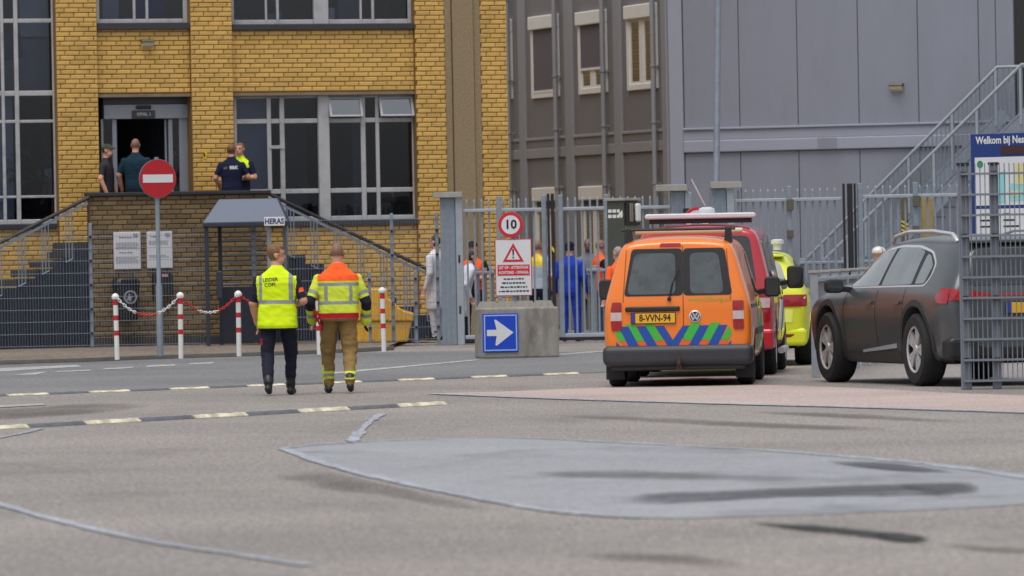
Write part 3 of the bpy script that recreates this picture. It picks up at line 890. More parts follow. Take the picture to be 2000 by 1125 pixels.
# letter box
a, b, c, d = BF.rect(299, 533, 336, 580, SO - 0.1)
w, h = b - a, d - c
lbx = empty('letter_box', BF.w((a + b) / 2, SO - 0.012, c), BF.a, 'black letter box with pink sticker on the brown brick wall', 'letter box')
MB().prism([(-w / 2, 0), (w / 2, 0), (w / 2, h * .93), (w * .42, h), (-w * .42, h), (-w / 2, h * .93)], -0.16, 0).build('body', BLACKP, lbx, bevel=0.01)
MB().box(-w * .1, w * .22, -0.164, -0.161, h * .84, h * .95).build('sticker', mat('pink_sticker', srgb(190, 140, 165), 0.6), lbx)
MB().box(-w * .4, w * .4, -0.166, -0.161, h * .70, h * .76).build('slot', BLACKP, lbx)

# ================================================================== GREY MODULAR BUILDING
GC = P(1313, 480, 130.0)
GF = Frame(GC.x, 130.0, -20)
GLF = Frame(GC.x, 130.0, -73.5)
GREY = mat('light_grey_cladding', srgb(134, 137, 150), 0.45, var=0.05, vscale=0.8, bump=0.03, bscale=3, dirt_or_view=srgb(112, 112, 118), damt=0.35, dscale=0.7, stretch=(1, 1, 0.3))
GREYC = mat('pale_grey_corner', srgb(150, 153, 168), 0.45, var=0.05, vscale=1.0)
GREYD = mat('taupe_grey_cladding', srgb(116, 114, 117), 0.5, var=0.06, vscale=1.2)
GREYD2 = mat('taupe_grey_post', srgb(142, 142, 147), 0.5, var=0.06, vscale=1.2)
SEAM = mat('dark_seam', srgb(62, 63, 70), 0.8)
WINW = mat('white_window_frame', srgb(222, 219, 214), 0.5, var=0.05)
BLIND = mat('mauve_grey_blind', srgb(98, 92, 98), 0.8, var=0.08, vscale=3, stretch=(1, 1, 6))
modular = empty('modular_building', GF.o, GF.a, 'grey panelled modular building with outside steel staircase', 'building')
ZB = GF.uz(1500, 246)[1]           # top of the ledge
ZB1 = GF.uz(1450, 272)[1]
ZB2 = GF.uz(1450, 296)[1]
ZTOP = 8.3
seams = [1334.5, 1443, 1557, 1676, 1793, 1912, 1946]
us = [GF.uz(x, 130)[0] for x in seams]
u_end = GF.uz(1981, 130)[0]
MB().box(0.02, u_end + 6.0, 0.03, 9.0, 0.0, ZTOP - 0.02).build('core', SEAM, modular)
MB().box(-0.0, us[0] - 0.012, -0.03, 0.04, 0, ZTOP).build('corner_post', GREYC, modular, bevel=0.01)
for i in range(len(us) - 1):
    m = GREY
    MB().box(us[i] + 0.007, us[i + 1] - 0.007, 0.0, 0.035, ZB + 0.002, ZTOP).build('cladding_panel', m, modular, bevel=0.006, seg=1)
    MB().box(us[i] + 0.007, us[i + 1] - 0.007, 0.0, 0.035, 0.0, ZB2 - 0.01).build('cladding_panel', m, modular, bevel=0.006, seg=1)
MB().box(us[-1] + 0.007, u_end, -0.015, 0.036, ZB + 0.002, ZTOP).build('cladding_panel', GREY, modular, bevel=0.006, seg=1)
MB().box(us[-1] + 0.007, u_end + 6, -0.015, 0.036, 0, ZB2 - 0.01).build('cladding_panel', GREY, modular, bevel=0.006, seg=1)
MB().box(us[0] - 0.011, u_end + 6, -0.035, 0.029, ZB1, ZB - 0.05).build('ledge', GREYC, modular, bevel=0.01)
MB().box(us[0] - 0.011, u_end + 6, -0.075, 0.029, ZB - 0.049, ZB).build('ledge', GREYC, modular, bevel=0.012)
MB().box(us[0] - 0.011, u_end + 6, -0.065, 0.028, ZB2, ZB1 - 0.001).build('ledge', GREYC, modular, bevel=0.02)
ub = GF.uz(1600, 285)[0]
MB().box(ub - 0.01, ub + 0.38, -0.072, -0.0655, ZB2 + 0.01, ZB1 - 0.01).build('ledge_joint', GREY, modular, bevel=0.004)
# doorway at the stair head
MB().box(u_end + 0.03, u_end + 1.1, 0.02, 0.16, ZB + 0.01, ZB + 2.6).build('door', mat('dark_door', srgb(40, 38, 38), 0.5, var=0.1), modular, bevel=0.01)
MB().box(u_end + 1.15, u_end + 6, 0.0, 0.036, ZB + 0.002, ZTOP).build('cladding_panel', GREY, modular)
MB().box(u_end + 0.0, u_end + 1.15, 0.0, 0.036, ZB + 2.62, ZTOP).build('cladding_panel', GREY, modular)
MB().box(-0.05, u_end + 6.05, -0.1, 9.05, ZTOP, ZTOP + 0.25).build('roof_edge', GREYC, modular, bevel=0.02)
bulkhead(GF, 1752, 171, 0.28, 0.0, 'small bulkhead lamp alone on the light grey cladding')
MB().box(GF.uz(1761, 200)[0] - 0.006, GF.uz(1761, 200)[0] + 0.006, -0.012, -0.001, ZB, GF.uz(1752, 175)[1] - 0.1).build('cable_duct', GREYC, modular)

# the window side
wing = empty('window_wing', GLF.o + Vector((0, 0, 0)), GLF.a, 'taupe grey side of the modular building with white framed windows and roller boxes', 'building')
W = lambda px, py, off=0.0: GLF.uz(px, py, off)
uW0 = W(930, 200)[0]
MB().box(uW0, -0.03, 0.03, 5.0, 0.0, ZTOP - 0.02).build('core', SEAM, wing)
zl0 = W(1200, 258)[1]; zl1 = W(1200, 300)[1]
cols = [(940, 950), (1017, 1029), (1107, 1122), (1203, 1217), (1297, 1312.5)]
pipes = [914, 1004, 1096, 1189.5, 1288]
cu = [(W(a, 200)[0], W(b, 200)[0]) for a, b in cols]
cu[-1] = (cu[-1][0], -0.035)
for a, b in cu:
    MB().box(a, b, -0.05, 0.029, 0, ZTOP).build('corner_post', GREYD2, wing, bevel=0.015)
for i in range(len(cu) - 1):
    a, b = cu[i][1] + 0.002, cu[i + 1][0] - 0.002
    MB().box(a, b, 0.0, 0.029, zl0 + 0.003, ZTOP).build('cladding_panel', GREYD, wing)
    MB().box(a, b, 0.0, 0.029, 0, zl1 - 0.01).build('cladding_panel', GREYD, wing)
    MB().box(a, b, -0.04, 0.028, zl0 - 0.06, zl0).build('ledge', GREYD2, wing, bevel=0.01)
    MB().box(a, b, -0.02, 0.028, zl1 + 0.2, zl0 - 0.061).build('ledge', GREYD, wing)
    MB().box(a, b, -0.035, 0.028, zl1, zl1 + 0.199).build('ledge', GREYD2, wing, bevel=0.01)
for px in pipes:
    u = W(px, 200)[0]
    mb = MB(); mb.tube((u, -0.12, 0.1), (u, -0.12, ZTOP), 0.05, n=10)
    for zz in (1.2, 2.9, 4.1, 5.2, 6.9): mb.tube((u, -0.12, zz), (u, -0.12, zz + 0.04), 0.064, n=10); mb.box(u - .02, u + .02, -0.10, 0.0, zz, zz + .03)
    mb.build('downpipe', GREYD2, wing, smooth=True)
GLW = glass_mat('module_glass', (0.5, 0.52, 0.54), 0.42)
def wwin(px0, py0, px1, py1, blind, lower=False):
    a, b, c, d = GLF.rect(px0, py0, px1, py1)
    # frame height taken at the middle of the opening
    w = empty('window', parent=wing)
    f = 0.11; bx = (d - c) * 0.165
    mb = MB()
    mb.box(a, a + f * 1.6, -0.045, 0.03, c, d - bx).box(b - f * 1.6, b, -0.045, 0.03, c, d - bx)
    mb.box(a + f * 1.6, b - f * 1.6, -0.045, 0.03, c, c + f * 1.1)
    mb.build('frame', WINW, w, bevel=0.01, seg=1)
    MB().box(a, b, -0.10, 0.03, d - bx + 0.001, d).build('roller_box', WINW, w, bevel=0.02)
    ia, ib, ic, idd = a + f * 1.6, b - f * 1.6, c + f * 1.1, d - bx
    mid = (ia + ib) / 2
    MB().box(mid - 0.1, mid + 0.1, -0.03, 0.0, ic, idd).build('mullion', WINW, w, bevel=0.006, seg=1)
    for x0, x1 in ((ia, mid - 0.1), (mid + 0.1, ib)):
        mb = MB(); s = 0.09
        mb.box(x0, x0 + s, -0.022, -0.005, ic, idd).box(x1 - s, x1, -0.022, -0.005, ic, idd)
        mb.box(x0 + s, x1 - s, -0.022, -0.005, ic, ic + .05).box(x0 + s, x1 - s, -0.022, -0.005, idd - .05, idd)
        mb.build('sash', WINW, w)
        MB().box(x0 + s, x1 - s, -0.012, -0.008, ic + .05, idd - .05).build('pane', GLW, w)
    if blind > 0:
        zb = idd - (idd - ic) * blind
        MB().box(ia + 0.01, ib - 0.01, -0.040, -0.034, zb, idd).build('blind', BLIND, w)
        MB().box(ia + 0.01, ib - 0.01, -0.05, -0.03, zb - 0.05, zb).build('blind_bar', WINW, w)
wwin(955, 40, 1001.5, 196, 0.95)
wwin(1040, 30, 1093, 191, 0.97)
wwin(1132, 21, 1186.5, 183, 0.68)
wwin(1227, 8, 1285, 175, 0.0)
wwin(962, 372, 1008, 530, 0.3); wwin(1048, 366, 1100, 530, 0.12); wwin(1139, 363, 1193, 530, 0.1)
# unseen office end wall, lengthened so these windows mirror yellow brick
mb = MB(); zz = 0.0
while zz < 8.8:
    mb.box(u4b - 0.012, u4b + 0.004, 0.46, 44.9, zz, zz + 0.075); zz += 0.0865
mb.build('unseen_end_brick', BRICKY, office); tag(office.children[-1], kind=None)
MB().box(u4b - 0.20, u4b - 0.013, 6.21, 45, 0, 8.6).build('unseen_end_wall', MORTAR, office)

# ---------------------------------------------------------------- outside staircase
ST = empty('steel_staircase', GF.o, GF.a, 'galvanised steel staircase climbing along the light grey cladding', 'staircase')
for off, (p0, p1, p2) in ((-0.35, ((1948, 131), (1700, 381), (1560, 521))), (-1.45, ((1996, 126), (1745, 375), (1610, 508)))):
    a = GF.uz(*p0, off); b = GF.uz(*p2, off)
    A = Vector((a[0], off, a[1])); B = Vector((b[0], off, b[1])); D = B - A
    mb = MB(); mb.path([A + Vector((1.6, 0, 0)), A, B, B + Vector((0, 0, -0.35))], 0.035, 8)
    mb.build('handrail', GALVL, ST, smooth=True)
    lo = Vector((0, 0, -1.02))
    mb = MB(); mb.bar(A + lo - D.normalized() * 0.2, B + lo, 0.012, 0.26); mb.build('stringer', GALV, ST)
    mb = MB(); mb.bar(A + Vector((0, 0, -0.88)), B + Vector((0, 0, -0.88)), 0.03, 0.03)
    n = 46
    for k in range(n + 1):
        q = A + D * (k / n)
        mb.tube(q, q + Vector((0, 0, -0.88)), 0.009, n=5, caps=False)
    for k in range(1, 16):
        q = A + Vector((k * 0.11, 0, 0)); mb.tube(q, q + Vector((0, 0, -1.0)), 0.009, n=5, caps=False)
    mb.build('railing_infill', GALV, ST)
    for k in range(5):
        q = A + D * ((k + 0.04) / 4.6)
        mb = MB(); mb.bar(q, q + Vector((0, 0, -1.1)), 0.05, 0.05); mb.build('railing_post', GALVL, ST)
    if off < -1: AA, BB = A, B
NT = 19
for k in range(NT):
    q = AA + (BB - AA) * ((k + 0.5) / NT)
    mb = MB(); mb.box(q.x - 0.16, q.x + 0.12, -1.42, -0.38, q.z - 1.06, q.z - 1.02); mb.build('tread', GALVL, ST)
MB().box(AA.x + 0.02, AA.x + 2.2, -1.46, -0.08, AA.z - 1.1, AA.z - 1.02).build('stair_landing', GALVL, ST)
for x in (AA.x + 0.1, AA.x + 2.0):
    MB().box(x - .05, x + .05, -1.4, -1.3, 0, AA.z - 1.101).build('support_post', GALV, ST)

# ================================================================== FENCES AND GATES
FY = 117.5
FF = Frame(0, FY, 0)
def X_(px, py=500, off=0.0): return FF.uz(px, py, off)[0]
def Z_(px, py, off=0.0): return FF.uz(px, py, off)[1]
def mesh_wires(mb, u0, u1, z0, z1, y, dv=0.05, zs=None, rv=0.0017, rh=0.0042):
    u = u0
    while u < u1:
        mb.box(u - rv, u + rv, y - rv, y + rv, z0, z1); u += dv
    for z in zs:
        mb.box(u0, u1, y - rv - 2 * rh - .001, y - rv - .001, z - rh, z + rh)
        mb.box(u0, u1, y + rv + .001, y + rv + 2 * rh + .001, z - rh, z + rh)
def mesh_fence(px0, px1, z0, z1, posts, label, gap=0.213, y=FY, ptop=None, group=None, prad=0.03):
    u0, u1 = px0, px1
    root = empty('mesh_fence', (u0, y, 0), 0, label, 'fence', group)
    zs = []; z = z0 + 0.02
    while z < z1 + 0.01: zs.append(z); z += gap
    mb = MB(); mesh_wires(mb, 0, u1 - u0, z0, z1, 0, zs=zs)
    mb.build('wire_mesh', GALV, root)
    for p in posts:
        mb = MB(); mb.box(p - u0 - prad, p - u0 + prad, 0.025, 0.085, 0, ptop or z1 + 0.06)
        o = mb.build('post', GALV, root, bevel=0.008)
        mb = MB()
        for zz in zs[1::2]: mb.box(p - u0 - 0.022, p - u0 + 0.022, -0.03, 0.0245, zz - 0.02, zz + 0.02)
        tag(mb.build('clamp', RUBBER, root), kind='stuff')
    return root
ztopL = Z_(100, 447)
mesh_fence(X_(-120), X_(402), 0.1, ztopL, [X_(-110), X_(177)], 'wire mesh fence in front of the blue step panel and brick landing', ptop=Z_(177, 436))
mesh_fence(X_(563), X_(857), 0.1, Z_(700, 424), [X_(766), X_(854)], 'wire mesh fence between the turnstile booth and the gate pier', ptop=Z_(800, 416))
mesh_fence(X_(718), X_(814), 0.1, Z_(760, 536), [X_(721), X_(811)], 'low wire mesh panel in front of the yellow grit bin', y=FY - 0.25)

# turnstile booth in the fence line
BLG = mat('blue_grey_roof', srgb(58, 72, 96), 0.45, var=0.06)
tb = empty('turnstile_booth', (X_(480), FY, 0), 0, 'dark blue turnstile booth with sloping hipped roof in the mesh fence', 'turnstile')
x0, x1 = X_(398) - X_(480), X_(564) - X_(480)
zr0, zr1 = Z_(480, 434), Z_(480, 388)
t0, t1 = X_(424, 390) - X_(480), X_(541, 390) - X_(480)
D0, D1 = -0.25, 1.35
vs = [(x0, D0, zr0), (x1, D0, zr0), (x1, D1, zr0), (x0, D1, zr0), (t0 + .03, D0 + 0.35, zr1), (t1, D0 + .35, zr1), (t1, D1 - .35, zr1), (t0 + .03, D1 - .35, zr1)]
MB().add(vs, [(3, 2, 1, 0), (4, 5, 6, 7), (0, 1, 5, 4), (1, 2, 6, 5), (2, 3, 7, 6), (3, 0, 4, 7)]).build('roof', BLG, tb, bevel=0.01)
MB().box(x0, x1, D0, D1, zr0 - 0.07, zr0 - 0.001).build('roof_rim', NAVY, tb, bevel=0.008)
for px, yy in ((405, -0.15), (431, 1.2), (527, -0.15), (558, 1.2), (405, 1.2)):
    u = X_(px, 550, yy) - X_(480)
    MB().box(u - 0.035, u + 0.035, yy - 0.035, yy + 0.035, 0.07, zr0 - 0.071).build('post', NAVY if px < 520 else GALV, tb, bevel=0.006)
u = X_(428) - X_(480)
MB().box(u - 0.05, u + 0.06, -0.22, -0.08, Z_(428, 584), Z_(428, 529)).build('card_reader', NAVY, tb, bevel=0.02)
mb = MB(); ua, ubb = X_(433) - X_(480), X_(522) - X_(480)
for k in range(26):
    xx = ua + (ubb - ua) * k / 25; mb.box(xx - .005, xx + .005, 0.2, 0.21, 0.15, Z_(480, 560))
mb.build('lower_grille', NAVY, tb)
MB().box(ua, ubb, 0.22, 0.24, 0.15, Z_(480, 560)).build('lower_panel', NAVY, tb)
mb = MB()
for k in range(9):
    zz = 1.15 + k * 0.13; mb.tube((ua, 0.55, zz), (ubb - 0.1, 0.3, zz), 0.016, n=6)
mb.tube((ua + 0.55, 0.42, 0.1), (ua + 0.55, 0.42, zr0), 0.04, n=8)
mb.build('rotor_arm', GALV, tb)
u = X_(536) - X_(480)
a, b, c, d = FF.rect(517, 424, 557, 441)
MB().box(a - X_(480), b - X_(480), -0.30, -0.27, c, d).build('name_plate', WHITE, tb, bevel=0.005)
text_mesh('plate_lettering', 'HERAS', 0.135, mat('blue_print', srgb(40, 50, 110), 0.5), tb, ((a + b) / 2 - X_(480), -0.302, (c + d) / 2), bold=0.004, sx=0.85)

# gate piers
def pier(px0, px1, cap0, cap1, cy0, cy1, label, yoff=0.0):
    u0, u1 = X_(px0), X_(px1); z1 = Z_((px0 + px1) / 2, cy1)
    root = empty('gate_pier', ((u0 + u1) / 2, FY + yoff, 0), 0, label, 'gate pier')
    w = (u1 - u0) / 2
    MB().box(-w, w * 0.35, 0.0, 0.42, 0, z1).build('column', GALV, root, bevel=0.012)
    MB().box(w * 0.36, w, -0.05, 0.42, 0, z1 - 0.02).build('guide_channel', GALVL, root, bevel=0.012)
    mb = MB()
    for zz in (0.55, 1.45): mb.box(w * 0.55, w * 0.72, -0.056, -0.0505, zz, zz + 0.14)
    mb.build('slot', RUBBER, root)
    c0, c1 = X_(cap0) - root.location.x, X_(cap1) - root.location.x
    MB().box(c0, c1, -0.12, 0.5, z1 + 0.001, Z_((px0 + px1) / 2, cy0)).build('cap', mat('pier_cap', srgb(150, 148, 142), 0.7, var=0.15), root, bevel=0.008)
    mb = MB(); mb.box(-w * 0.3, -w * 0.2, -0.012, -0.001, 0, z1 - .05); mb.box(-w * .75, -w * .65, -.012, -.001, 0, z1 - .05); mb.build('rib', GALV, root)
    return root
pier(861, 905, 848, 905, 375, 386, 'galvanised gate pier with flat cap next to the wire mesh fence')
pier(1312, 1353, 1283, 1344, 360, 373, 'galvanised gate pier carrying the round red-rimmed sign')
pier(1390, 1436, 1390, 1451, 355, 368, 'galvanised gate pier in front of the tall lamp post')

OLIVE = mat('olive_lock_box', srgb(84, 82, 70), 0.6, var=0.2)
def gate(px0, px1, zrail, ztip, label, stiles=(), sp=0.131, edge=None, boxes=(), name='bar_gate', rubber=True, zbot=None, y=FY, cat='gate', lead=True):
    u0, u1 = X_(px0), X_(px1)
    root = empty(name, (u0, y, 0), 0, label, cat, 'bar gates and fences in the gate line')
    L = u1 - u0
    mb = MB(); mb.box(0, L, -0.03, 0.03, zrail - 0.03, zrail + 0.03); mb.build('top_rail', GALVL, root, bevel=0.01)
    mb = MB(); mb.box(0, L, -0.03, 0.03, 0.10, 0.17); mb.build('bottom_rail', GALVL, root, bevel=0.01)
    if rubber:
        MB().box(0, L, -0.025, 0.025, 0.045, 0.099).build('rubber_lip', RUBBER, root)
    proto = None; u = sp * 0.5
    sts = [X_(s) - u0 for s in stiles]
    while u < L:
        if not any(abs(u - s) < 0.075 for s in sts):
            if proto is None:
                r = 0.017
                mb = MB(); mb.box(-r, r, -r, r, 0.171, ztip - 0.05)
                mb.add([(-r, -r, ztip - .05), (r, -r, ztip - .05), (r, r, ztip - .05), (-r, r, ztip - .05), (0, 0, ztip)], [(0, 1, 4), (1, 2, 4), (2, 3, 4), (3, 0, 4)])
                proto = mb.build('bar', GALV, root); proto.location = (u, 0.05, 0)
            else:
                copy_part(proto, root, (u, 0.05, 0))
        u += sp
    for s in sts:
        MB().box(s - 0.045, s + 0.045, -0.04, 0.095, 0.10, ztip + 0.03).build('stile', GALV, root, bevel=0.01)
    if edge:
        for e0, e1 in edge:
            MB().box(X_(e0) - u0, X_(e1) - u0, -0.09, 0.10, 0.06, ztip + 0.06).build('closing_edge', RUBBER, root, bevel=0.012)
    for (bx, by, bw, bh) in boxes:
        uu, zz = FF.uz(bx, by)
        MB().box(uu - u0 - bw, uu - u0 + bw, -0.12, -0.041, zz - bh, zz + bh).build('lock_box', OLIVE, root, bevel=0.01)
    return root
zrl = Z_(1000, 410); ztl = Z_(1000, 386)
zrr = Z_(1600, 389); ztr = Z_(1600, 366)
gate(906, 1068, zrl, ztl, 'grey bar gate leaf behind the ten sign and warning board', stiles=(976, 1064), edge=((1070, 1075), (1077.5, 1084)))
gate(1089, 1191, zrl, ztl, 'grey bar gate leaf with the blue overall worker behind it', stiles=(1096, 1186))
gate(1192, 1311, zrl, ztl, 'short bar fence between the olive cabinet and the round sign pier', rubber=False, name='bar_fence', cat='fence')
gate(1437, 1646, zrr, ztr, 'grey bar gate leaf right of the lamp post with olive lock boxes', stiles=(1543,), edge=((1648, 1652), (1657, 1667), (1670, 1673.5)), boxes=((1543, 400, 0.06, 0.10), (1543, 457, 0.06, 0.07)))
gate(1676, 1872, zrr + 0.03, ztr + 0.03, 'grey bar gate leaf behind the dark SUV roof', stiles=(1682, 1790), boxes=((1789, 393, 0.06, 0.10), (1788, 447, 0.06, 0.06)))
gate(1873, 2120, zrr + 0.03, ztr + 0.03, 'bar fence behind the welcome board', rubber=False, name='bar_fence', cat='fence')
# inner low pedestrian fences behind the gates
def low_rail(px0, px1, ytop, Y, label, sp=0.13):
    a = P(px0, ytop, Y); b = P(px1, ytop, Y)
    root = empty('low_fence', (a.x, Y, 0), 0, label, 'fence', 'low inner fences')
    L = b.x - a.x; zt_ = (a.z + b.z) / 2
    MB().box(0, L, -0.03, 0.03, zt_ - 0.05, zt_).build('top_rail', GALVL, root, bevel=0.008)
    MB().box(0, L, -0.02, 0.02, 0.12, 0.17).build('bottom_rail', GALVL, root)
    mb = MB(); u = 0.05
    while u < L: mb.box(u - .012, u + .012, -.012, .012, 0.171, zt_ - 0.051); u += sp
    mb.build('railing_infill', GALV, root)
    for u in (0.04, L / 2, L - 0.04):
        mb = MB(); mb.box(u - .04, u + .04, 0.031, 0.10, 0, zt_ + 0.06); mb.build('post', GALVL, root, bevel=0.006)
low_rail(928, 965, 530, 118.6, 'low grey fence behind the man in the orange vest')
low_rail(1130, 1192, 525, 119.4, 'low grey fence behind the grey shirt man')
low_rail(1562, 1652, 510, 118.8, 'low grey fence behind the yellow car')
low_rail(1676, 1760, 507, 118.9, 'low grey fence behind the white helmet')
# yellow-brown posts inside the right gate
for px0, px1, m, lb in ((1761, 1774, mat('brown_post', srgb(96, 86, 62), 0.7, var=0.2), 'brown square post with hazard tape behind the right gate'),
                        (1801, 1824, mat('ochre_post', srgb(150, 132, 84), 0.7, var=0.15), 'ochre square post behind the right gate')):
    a = P(px0, 450, 119.5); b = P(px1, 450, 119.5)
    r = empty('square_post', ((a.x + b.x) / 2, 119.5, 0), 0, lb, 'post')
    w = (b.x - a.x) / 2
    MB().box(-w, w, 0, 2 * w, 0, P(px0, 386, 119.5).z).build('shaft', m, r, bevel=0.008)
    if px0 == 1761:
        mb = MB()
        for k in range(3):
            zz = P(px0, 442, 119.5).z + (k - 1) * 0.075
            mb.use(YEL).prism([(-w, zz), (w, zz - 0.07), (w, zz - 0.03), (-w, zz + 0.04)], -0.004, -0.001)
        mb.use(INK).box(-w * 0.99, w * 0.99, -0.0009, -0.0003, P(px0, 455, 119.5).z, P(px0, 430, 119.5).z)
        mb.build('hazard_tape', parent=r)
def hazard(px0, px1, py0, py1, Y, label):
    a = P(px0, (py0 + py1) / 2, Y); b = P(px1, (py0 + py1) / 2, Y); z0 = P(px0, py1, Y).z; z1 = P(px0, py0, Y).z
    w = (b.x - a.x) / 2
    mb = MB(); mb.use(INK).box(-w, w, -0.004, 0.0, 0, z1 - z0)
    mb.use(YEL); k = 0; s = 0.085
    while (k + 1.5) * s * 1.55 < z1 - z0 + s:
        zz = k * s * 1.55
        mb.prism([(-w, zz + 0.06), (w, zz), (w, zz + s * .8), (-w, zz + s * .8 + 0.06)], -0.007, -0.0045); k += 1
    tag(mb.build('hazard_tape', loc=((a.x + b.x) / 2, Y, z0)), label, 'tape')
hazard(1187, 1196, 458, 502, FY - 0.06, 'yellow and black hazard tape on the gate stile by the orange van')
hazard(1077.5, 1082.5, 470, 494, FY - 0.10, 'short yellow and black hazard tape on the black gate edge')

# olive cabinet with intercom
cbx = P(1219, 460, 113.0)
cab = empty('gate_cabinet', (cbx.x, 113.0, 0), rad(-38), 'tall dark olive gate cabinet with black intercom beside the orange van', 'cabinet')
zc = P(1215, 392, 113.0).z
OLV = mat('dark_olive_paint', srgb(66, 70, 62), 0.5, var=0.08); OLV2 = mat('beige_olive_paint', srgb(120, 116, 96), 0.5, var=0.08)
MB().box(-0.36, 0.0, 0.0, 0.40, 0, zc).build('body', OLV, cab, bevel=0.01)
MB().box(-0.40, 0.04, -0.04, 0.44, zc + .001, zc + 0.045).build('top_plate', mat('pier_cap', (0, 0, 0)), cab, bevel=0.006)
mb = MB()
for (zz, n) in ((zc - 0.20, 3), (zc - 0.29, 3)):
    for k in range(n): mb.box(-0.33 + k * 0.095, -0.33 + k * 0.095 + 0.075 - 0.02 * (k == 2), -0.004, -0.001, zz, zz + 0.055)
mb.prism([(-0.11, zc - .22), (-0.03, zc - .16), (-0.02, zc - .26), (-0.05, zc - .30)], -0.004, -0.001)
mb.build('lettering_block', WHITE, cab)
MB().box(0.004, 0.012, 0.02, 0.38, 0.02, zc - 0.42).build('side_panel', OLV2, cab)
MB().box(0.005, 0.07, 0.03, 0.37, zc - 0.42, zc - 0.03).build('intercom', BLACKP, cab, bevel=0.01)
MB().box(0.071, 0.10, 0.06, 0.15, zc - 0.36, zc - 0.05).build('intercom_panel', OLV2, cab, bevel=0.01)
MB().box(0.071, 0.14, 0.20, 0.32, zc - 0.36, zc - 0.05).build('camera', WHITE, cab, bevel=0.03)

# round sign hung from the pier
rs = P(1362, 433, FY - 0.5)
sg = empty('round_sign', (rs.x, FY - 0.5, rs.z), rad(4), 'round white sign with red rim half hidden by the van light bar', 'sign')
REDS = mat('sign_red', srgb(196, 30, 44), 0.4, var=0.03); WHS = mat('sign_white', srgb(210, 210, 214), 0.45, var=0.03)
def disc(parent, nm, r, y, m, th=0.006, n=40, ang=0):
    return MB().lathe([(r, y), (r, y - th)], n, (0, 0, 0), 'Y').build(nm, m, parent)
disc(sg, 'backplate', 0.262, 0.02, GALV, 0.012); disc(sg, 'rim', 0.255, 0.0, REDS); disc(sg, 'field', 0.20, -0.0065, WHS, 0.003)
mb = MB()
for k in range(5): mb.box(-0.12 + k * 0.05, -0.085 + k * 0.05, -0.0125, -0.0100, 0.01, 0.03)
for k in range(4): mb.box(-0.10 + k * 0.05, -0.065 + k * 0.05, -0.0125, -0.0100, -0.05, -0.03)
tag(mb.build('print', INK, sg), kind='stuff')
q0 = P(1351, 350, FY - 0.4) - sg.location; q1 = P(1378, 402, FY - 0.4) - sg.location
mb = MB(); mb.path([q0 + Vector((-0.04, 0.5, -0.28)), q0 + Vector((-0.03, 0.1, -0.1)), q0, q1], 0.013, 6); mb.build('stay_rod', mat('pale_rod', srgb(206, 190, 196), 0.4), sg, smooth=True)
mb = MB(); mb.box(-0.2, -0.14, 0.021, 0.5, 0.18, 0.24).box(0.10, 0.17, 0.021, 0.5, 0.20, 0.26); mb.build('bracket', RUBBER, sg)

# tall lamp post
lp = P(1391, 370, 121.5)
lamp = empty('lamp_post', (lp.x, 121.5, 0), 0, 'tall galvanised lamp post in front of the grey cladding', 'lamp post')
mb = MB(); mb.lathe([(0.085, 0), (0.085, 1.0), (0.062, 1.05), (0.052, 9.0)], 14); o = mb.build('mast', GALV, lamp, smooth=True)
o.rotation_euler = (0, rad(1.6), 0)
mb = MB(); mb.tube((0.25, 0, 9.0), (0.25, -1.2, 9.15), 0.04, n=8); mb.build('arm', GALV, lamp)
MB().box(0.12, 0.38, -1.9, -1.15, 9.08, 9.24).build('luminaire', LAMPG, lamp, bevel=0.04)

# ================================================================== STREET FURNITURE
# red and white chain posts
cpx = [(229, 702.5), (353.5, 700), (467, 696), (624, 692.5), (750, 687)]
plabs = ['red and white chain post in front of the black waste bin', 'red and white chain post next to the no-entry sign pole',
         'red and white chain post beside the man in the yellow vest', 'red and white chain post half hidden by the tan trousers',
         'red and white chain post in front of the yellow grit bin']
ptops = []
proto = None
for (px, py), lb in zip(cpx, plabs):
    g = G(px, py, zk - 0.006); g.z = zk - 0.006
    if proto is None:
        r = empty('chain_post', g, 0, lb, 'post', 'red and white chain posts'); proto = r
        H = 0.99; R_ = 0.039
        seq = [(0, .38, WHITE), (.38, .46, REDP), (.46, .62, WHITE), (.62, .70, REDP), (.70, .86, WHITE), (.86, .945, REDP)]
        for i, (a, b, m) in enumerate(seq):
            MB().lathe([(R_, H * a), (R_, H * b)], 14).build('white_band' if m is WHITE else 'red_band', m, r, smooth=True)
        MB().lathe([(0.03, H * .945), (0.05, H * .955), (0.062, H * .985), (0.055, H * 1.015), (0.03, H * 1.04), (0.005, H * 1.05)], 14).build('knob', WHITE, r, smooth=True)
    else:
        r = copy_tree(proto); r.location = g; r['label'] = lb
    r.rotation_euler = (random.uniform(-.01, .01), random.uniform(-0.03, 0.0), random.uniform(0, 6))
    ptops.append(Vector(g) + Vector((0, 0, 0.985)))
def chain(a, b, sag, label, first_white):
    root = empty('plastic_chain', a, 0, label, 'chain', 'red and white plastic chains')
    n = 26; link = {0: MB(), 1: MB()}
    prev = None
    for k in range(n + 1):
        t = k / n; p = (b - a) * t; p = Vector((p.x, p.y - 0.05, p.z - 4 * sag * t * (1 - t)))
        if prev is not None:
            c = 0 if (int((t * 3.0 + first_white) % 2) == 0) else 1
            d = p - prev; e = 0.2
            s = Vector((0, 0.016, 0)) if k % 2 else d.cross(Vector((0, 1, 0))).normalized() * 0.016
            A = prev - d * e; B = p + d * e
            link[c].path([A, A + s + d * .3, B + s - d * .3, B], 0.0075, 5)
            link[c].path([A, A - s + d * .3, B - s - d * .3, B], 0.0075, 5)
        prev = p
    tag(link[0].build('white_link', WHITE, root), kind='stuff'); tag(link[1].build('red_link', REDP, root), kind='stuff')
chain(ptops[0], ptops[1], 0.30, 'red and white plastic chain sagging before the black waste bin', 0.0)
chain(ptops[1], ptops[2], 0.28, 'red and white plastic chain sagging before the turnstile booth', 1.0)
